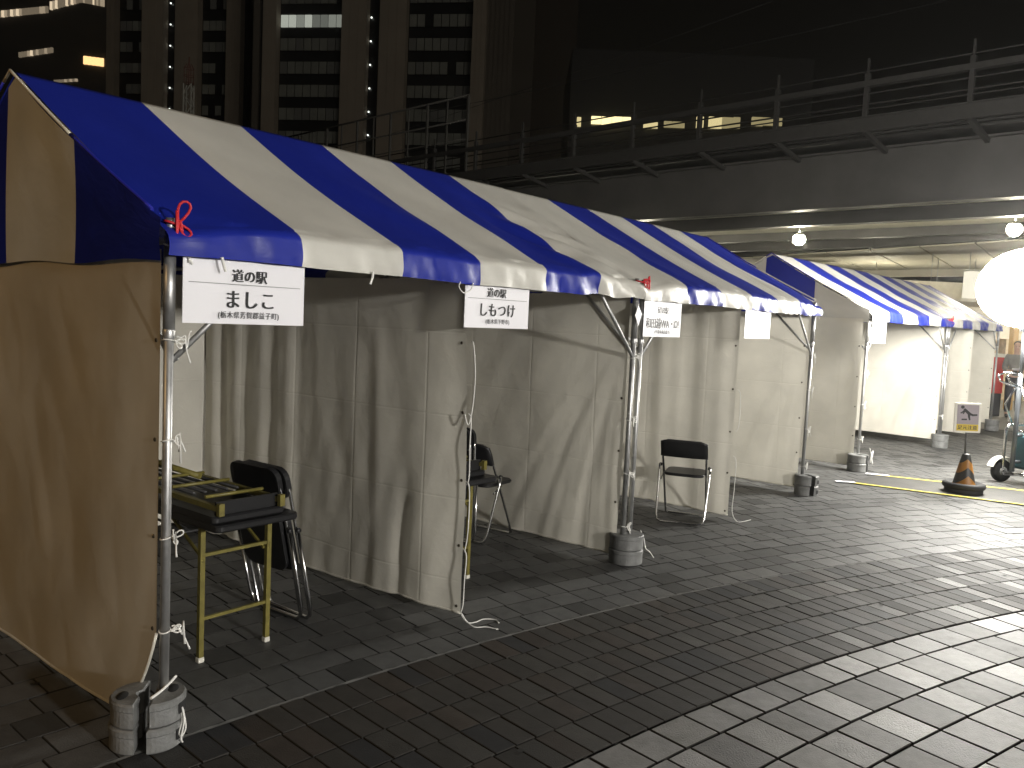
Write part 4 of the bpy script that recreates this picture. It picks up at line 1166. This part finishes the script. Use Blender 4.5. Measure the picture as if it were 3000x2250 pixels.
# red cabinet
rc = thing('red_cabinet', 'red cabinet with pale top standing beside the lit opening', 'cabinet', T(11.15, 19.6, 0, radians(-8)))
b = MB(); b.prism(rrect(-.24, -.2, .24, .2, .03), .52, 1.36, bev=.02); b.build('body', mat('red_paint', (.55, .035, .025), .35), rc)
b = MB(); b.box((-.25, -.21, 1.362), (.25, .21, 1.44)); b.build('top', M_WALLW, rc)
b = MB(); b.box((-.22, -.18, 0), (.22, .18, .515)); b.build('base', M_BLACK, rc)
b = MB(); b.box((-.20, -.204, .95), (-.06, -.201, 1.2)); b.build('notice', M_PAPER, rc)

# ------------------------------------------------------------------ person
def skin_mesh(name, joints, edges, m, parent, levels=2):
    me = bpy.data.meshes.new(name); me.from_pydata([j[:3] for j in joints], edges, [])
    o = bpy.data.objects.new(name, me); COL.objects.link(o)
    o.modifiers.new('Skin', 'SKIN')
    for i, j in enumerate(joints):
        d = me.skin_vertices[0].data[i]; r = j[3]; d.radius = r if isinstance(r, tuple) else (r, r)
        d.use_root = (i == 0)
    s = o.modifiers.new('Subdivision', 'SUBSURF'); s.levels = levels; s.render_levels = levels
    bpy.context.view_layer.update()
    ev = o.evaluated_get(bpy.context.evaluated_depsgraph_get())
    nm = bpy.data.meshes.new_from_object(ev)
    o.modifiers.clear(); o.data = nm
    nm.materials.clear(); nm.materials.append(m)
    for p in nm.polygons: p.use_smooth = True
    o.parent = parent
    return o
M_SKIN = mat('skin', (.50, .32, .24), .6)
pr = thing('person', 'person in grey jacket and dark trousers looking down at a white sheet', 'person', T(11.45, 19.1, 0, radians(150)))
# faces +y locally
J = [(0, 0, .95, (.13, .10)), (0, 0, 1.12, (.12, .09)), (0, .01, 1.30, (.15, .10)), (0, .0, 1.42, (.09, .07)), (0, .03, 1.50, .055), (0, .06, 1.58, (.078, .09)), (0, .06, 1.66, (.08, .095)), (0, .04, 1.72, (.055, .065)),
     (.17, 0, 1.39, .058), (.22, .02, 1.13, .046), (.15, .24, 1.06, .036), (.10, .30, 1.08, .028),
     (-.17, 0, 1.39, .058), (-.22, .02, 1.13, .046), (-.15, .24, 1.06, .036), (-.10, .30, 1.08, .028),
     (.09, 0, .86, .095), (.10, .02, .48, .062), (.10, -.02, .10, .045), (.10, .06, .04, .04), (.10, .15, .03, .032),
     (-.09, 0, .86, .095), (-.10, .0, .48, .062), (-.11, -.04, .10, .045), (-.11, .04, .04, .04), (-.11, .13, .03, .032)]
E_ = [(0, 1), (1, 2), (2, 3), (3, 4), (4, 5), (5, 6), (6, 7), (2, 8), (8, 9), (9, 10), (10, 11), (2, 12), (12, 13), (13, 14), (14, 15), (0, 16), (16, 17), (17, 18), (18, 19), (19, 20), (0, 21), (21, 22), (22, 23), (23, 24), (24, 25)]
for sx in (1, -1):      # five fingers per hand
    base = 11 if sx == 1 else 15
    for k, (dx, dz, ln) in enumerate(((-.028, .012, .035), (-.015, .018, .06), (0, .02, .066), (.013, .018, .06), (.024, .012, .048))):
        J.append((sx*(.085-.02*k*.3)+dx*.5, .33, 1.085+dz*.4, .009)); J.append((sx*(.06-.004*k)+dx*.6, .33+ln*.6, 1.10+dz*.6-.012*k, .008))
        E_.append((base, len(J)-2)); E_.append((len(J)-2, len(J)-1))
skin_mesh('body', J, E_, M_SKIN, pr)
def grow(r, d): return tuple(q+d for q in r) if isinstance(r, tuple) else r+d
ji = [0, 1, 2, 3, 8, 9, 10, 12, 13, 14]
jj = [(*J[i][:3], grow(J[i][3], .022)) for i in ji]; jj[0] = (0, 0, .88, (.155, .125))
skin_mesh('jacket', jj, [(0, 1), (1, 2), (2, 3), (2, 4), (4, 5), (5, 6), (2, 7), (7, 8), (8, 9)], mat('grey_jacket', (.20, .19, .17), .8, noise=.2), pr)
jj = [(0, 0, .95, (.145, .115))] + [(*J[i][:3], grow(J[i][3], .018)) for i in (16, 17, 18, 21, 22, 23)]
skin_mesh('trousers', jj, [(0, 1), (1, 2), (2, 3), (0, 4), (4, 5), (5, 6)], mat('dark_trousers', (.025, .025, .028), .8), pr)
skin_mesh('shoes', [(.10, -.04, .05, .05), (.10, .06, .045, .048), (.10, .16, .035, .036)], [(0, 1), (1, 2)], M_BLACK, pr, 1)
skin_mesh('shoes', [(-.11, -.06, .05, .05), (-.11, .04, .045, .048), (-.11, .14, .035, .036)], [(0, 1), (1, 2)], M_BLACK, pr, 1)
skin_mesh('hair', [(0, .02, 1.735, (.075, .085)), (0, -.02, 1.69, (.088, .07)), (0, -.03, 1.62, (.08, .05))], [(0, 1), (1, 2)], mat('dark_hair', (.015, .012, .01), .6), pr)
b = MB()
for sx in (-1, 1): b.lathe([(.0001, .006), (.006, .004), (.008, 0)], 8, M=T(sx*.03, .150, 1.635, 0, -pi/2))
b.build('eyes', M_BLACK, pr)
b = MB(); b.lathe([(.0001, .03), (.008, .02), (.014, 0)], 8, M=T(0, .145, 1.605, 0, -pi/2)); b.build('nose', M_SKIN, pr)
b = MB(); b.prism(rrect(-.024, -.004, .024, .004, .003, 2), 0, .006, M=T(0, .146, 1.57, 0, pi/2)); b.build('mouth', mat('lips', (.36, .13, .11), .5), pr)
sh = MB(); sh.prism(rrect(-.075, -.05, .075, .05, .006, 2), 0, .004); o = sh.build('paper_sheet', M_PAPER)
o.matrix_world = pr.matrix_world @ T(0, .37, 1.115, 0, radians(30)); tag(o, 'white sheet held in both hands by the person in grey', 'paper')

# ------------------------------------------------------------------ office tower with banded windows
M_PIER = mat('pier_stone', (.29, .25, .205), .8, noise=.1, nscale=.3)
M_SPAN = mat('dark_spandrel', (.02, .02, .021), .25)
M_BLIND = mat('blind_window', (.22, .228, .21), .5, noise=.15, nscale=.6)
M_BLIND2 = mat('dim_window', (.17, .175, .17), .5)
M_LITW = [emis('lit_office', (.95, 1.0, .86), s_, False) for s_ in (.13, .22, .42, 1.6)]
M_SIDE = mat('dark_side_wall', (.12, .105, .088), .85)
M_DOT = emis('stair_lamp', (.95, 1.0, .9), 2.2, False)
ZT, FH = 66.0, 3.42
def tower(X, Y, label, x0, x1, piers, thin, bays, zwin, hwin, dotx, dotz, litrow, seed):
    tw = thing('office_tower', label, 'building', T(X, Y, 0, radians(-8)))
    rw = random.Random(seed)
    b = MB(); b.box((x0, 1.2, 0), (x1, 24, ZT)); b.build('wall', M_SPAN, tw)
    for a, c in piers:
        b = MB(); b.box((a, -.35, 0), (c, 1.19, ZT))
        for q in (.33, .66): b.box((a+(c-a)*q-.03, -.40, 0), (a+(c-a)*q+.03, -.351, ZT))
        b.build('pier', M_PIER, tw)
    for a, c in thin:
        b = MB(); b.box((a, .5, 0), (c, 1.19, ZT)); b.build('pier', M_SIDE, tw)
    for bi, (a, c, nwin) in enumerate(bays):
        for k in range(-6, 5):
            zb = zwin+FH*k
            for j in range(nwin):
                xa = a+(c-a)*j/nwin+.07; xb = a+(c-a)*(j+1)/nwin-.07
                t = rw.random()
                m = M_SPAN if t < .06 else (M_BLIND2 if t < .28 else M_BLIND)
                if litrow == (bi, k): m = M_LITW[(3, 2, 1, 2, 0, 0, 1, 1)[j % 8]] if j else M_LITW[2]
                if k >= 2 and litrow is None: m = M_SPAN if t < .6 else M_BLIND2
                b = MB(); b.box((xa, .95, zb), (xb, 1.15, zb+hwin)); b.build('window', m, tw)
    for k in range(-7, 5):
        b = MB(); b.lathe([(.001, -.13), (.11, -.09), (.14, 0), (.11, .09), (.001, .13)], 8, M=T(dotx, .9, dotz+FH*k)); b.build('stair_lamp', M_DOT, tw)
    return tw
tower(-59.41, 142.0, 'office tower with pale piers standing behind the slim lattice mast', -13, 17.2, [(-11.3, -9.3), (-4.4, -.6), (1.5, 5.5), (10.45, 12.9)], [(14.2, 15.0)],
      [(-9.1, -4.6, 4), (5.7, 10.3, 4)], 43.3, 1.55, 0.0, 44.26, None, 5)
rt = tower(-23.41, 127.0, 'office tower with one lit row of blinds above the tent ridge', -18.4, 17.5, [(-16.4, -14.3), (-4.15, -.35), (1.65, 5.65), (15.55, 17.5)], [(-18.3, -17.3)],
      [(-14.2, -4.25, 8), (5.75, 15.45, 8)], 37.05, 1.76, 0.0, 38.35, (0, 2), 8)
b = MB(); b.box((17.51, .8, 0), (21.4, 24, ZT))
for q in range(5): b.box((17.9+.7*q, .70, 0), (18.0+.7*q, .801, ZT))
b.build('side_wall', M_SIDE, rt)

# left dark building with glittering window strips
lb_ = thing('round_office', 'dark office building with glittering warm window strips at top left', 'building', T(-66, 109, 0))
b = MB(); b.prism([(-40, -4), (14.6, -4), (3.5, 18), (-40, 18)], 0, 60); b.build('wall', mat('dark_facade', (.03, .028, .026), .6), lb_)
M_WARM = [emis('warm_window', (1.0, .80, .55), s, False) for s in (.16, .35, .8)]
M_ORANGE = emis('orange_window', (1.0, .60, .25), 1.6, False)
rw = random.Random(9)
def strip(x0, z0, x1, z1, n, h, mi=None):
    for i in range(n):
        f = (i+.08)/n; g_ = (i+.92)/n
        xa, xb = x0+(x1-x0)*f, x0+(x1-x0)*g_; za = z0+(z1-z0)*(f+g_)/2
        b = MB(); b.box((xa, -4.25, za), (xb, -4.02, za+h)); b.build('window', mi or M_WARM[rw.choice((0, 0, 0, 1, 1, 2))], lb_)
strip(-4.5, 34.5, 7.6, 36.2, 34, .75)
strip(7.8, 36.5, 11.6, 37.6, 12, .95)
strip(11.6, 37.6, 14.4, 37.2, 12, .95)
strip(4.0, 30.7, 8.2, 31.5, 12, .6)
strip(11.9, 30.3, 14.4, 30.1, 5, .95, M_ORANGE)
strip(8.3, 27.9, 11.2, 28.2, 9, .3)

# dark block at right with yellow lit windows
M_NIGHT = mat('night_facade', (.013, .013, .014), .7)
db = thing('dark_block', 'dark low block with a row of yellow lit windows above the railing', 'building', T(4.2, 80, 0))
b = MB(); b.box((0, 0, 0), (22.5, 14, 27)); b.build('wall', M_NIGHT, db)
M_Y = [emis('yellow_window', (1.0, .84, .42), s, False) for s in (.30, .75, 1.6)]
for x0, x1, z0, z1, s in ((.72, 1.1, 19.8, 20.7, 1), (2.06, 2.95, 20.1, 20.85, 2), (3.0, 3.95, 19.9, 20.85, 2), (4.0, 4.95, 20.0, 20.9, 2), (5.0, 5.8, 20.3, 20.9, 2), (6.95, 8.25, 19.96, 20.55, 1), (8.85, 9.6, 20.1, 20.7, 0), (9.65, 10.75, 20.1, 20.7, 0),
                          (11.86, 12.5, 20.2, 21.25, 1), (13.0, 14.2, 20.2, 21.3, 1), (14.25, 15.2, 20.25, 21.3, 0), (15.25, 15.9, 20.3, 21.35, 0), (17.0, 18.0, 20.6, 21.45, 0), (18.05, 19.8, 20.7, 21.45, 0)):
    b = MB(); b.box((x0, -.30, z0), (x1, -.02, z1)); fr_ = b.build('window', M_Y[s], db)
    b = MB(); b.box((x0-.05, -.34, z0-.06), (x1+.05, -.301, z0-.0)); b.box((x0-.05, -.34, z1), (x1+.05, -.301, z1+.06)); b.build('window_frame', M_NIGHT, fr_)
bb = thing('brown_block', 'dim brownish building standing behind the footbridge', 'building', T(-4.5, 150, 0))
b = MB(); b.box((0, 0, 0), (13, 16, 90)); b.build('wall', mat('dim_brown', (.045, .036, .029), .9), bb)

# lattice mast
ms = thing('lattice_mast', 'slim pale lattice mast with a caged top behind the nearest tent', 'mast', T(-17.67, 45, 0))
b = MB()
for sx in (-1, 1):
    for sy in (-1, 1): b.tube([(sx*.2, sy*.2, 0), (sx*.2, sy*.2, 13.2)], .035, 5)
for k in range(22):
    z = k*.6; s = 1 if k % 2 else -1
    for sy in (-1, 1): b.tube([(-.2*s, sy*.2, z), (.2*s, sy*.2, z+.6)], .022, 4)
    for sx in (-1, 1): b.tube([(sx*.2, -.2*s, z), (sx*.2, .2*s, z+.6)], .022, 4)
b.build('lattice', mat('pale_paint', (.42, .42, .38), .6), ms)
b = MB()
for k in range(8): b.tube([(.25*cos(pi*k/4), .25*sin(pi*k/4), 13.2), (.25*cos(pi*k/4), .25*sin(pi*k/4), 14.0), (.12*cos(pi*k/4), .12*sin(pi*k/4), 14.25)], .016, 4)
for z in (13.25, 13.62, 14.0): b.tube([(.25*cos(a), .25*sin(a), z) for a in [2*pi*q/14 for q in range(14)]], .016, 4, closed=True)
b.tube([(0, 0, 13.2), (0, 0, 14.6)], .03, 6)
b.build('top_cage', mat('dull_red', (.16, .07, .055), .7), ms)

# wires
M_WIRE = mat('wire', (.07, .07, .07), .5)
def wire(a, c, sag, label, r):
    a = Vector(a); c = Vector(c); b = MB()
    b.tube([a.lerp(c, i/20)-Vector((0, 0, sag*4*(i/20)*(1-i/20))) for i in range(21)], r, 5)
    tag(b.build('overhead_wire', M_WIRE), label, 'wire')
def brp(x, dp, z): return UB @ Vector((x, dp, z))
wire(brp(-38, 30, 13.0), brp(6, 30, 13.0), .15, 'thin overhead wire crossing the night sky above the bridge', .018)
wire(brp(-52, 30, 11.6), brp(-8, 30, 15.3), .4, 'faint overhead wire running up across the tower front', .014)

# ------------------------------------------------------------------ thin haze added to imitate lens glare round the lamps
hz = MB(); hz.box((-320, -320, -1.1), (320, 320, 96))
hm = bpy.data.materials.new('glare_haze'); hm.use_nodes = True
n = hm.node_tree.nodes; n.remove(n['Principled BSDF'])
pv = n.new('ShaderNodeVolumePrincipled')
pv.inputs['Color'].default_value = (.95, .95, .95, 1); pv.inputs['Density'].default_value = 0.0008; pv.inputs['Anisotropy'].default_value = 0.88
hm.node_tree.links.new(pv.outputs[0], n['Material Output'].inputs['Volume'])
o = hz.build('haze', hm); o['kind'] = 'stuff'
S.cycles.volume_bounces = 0
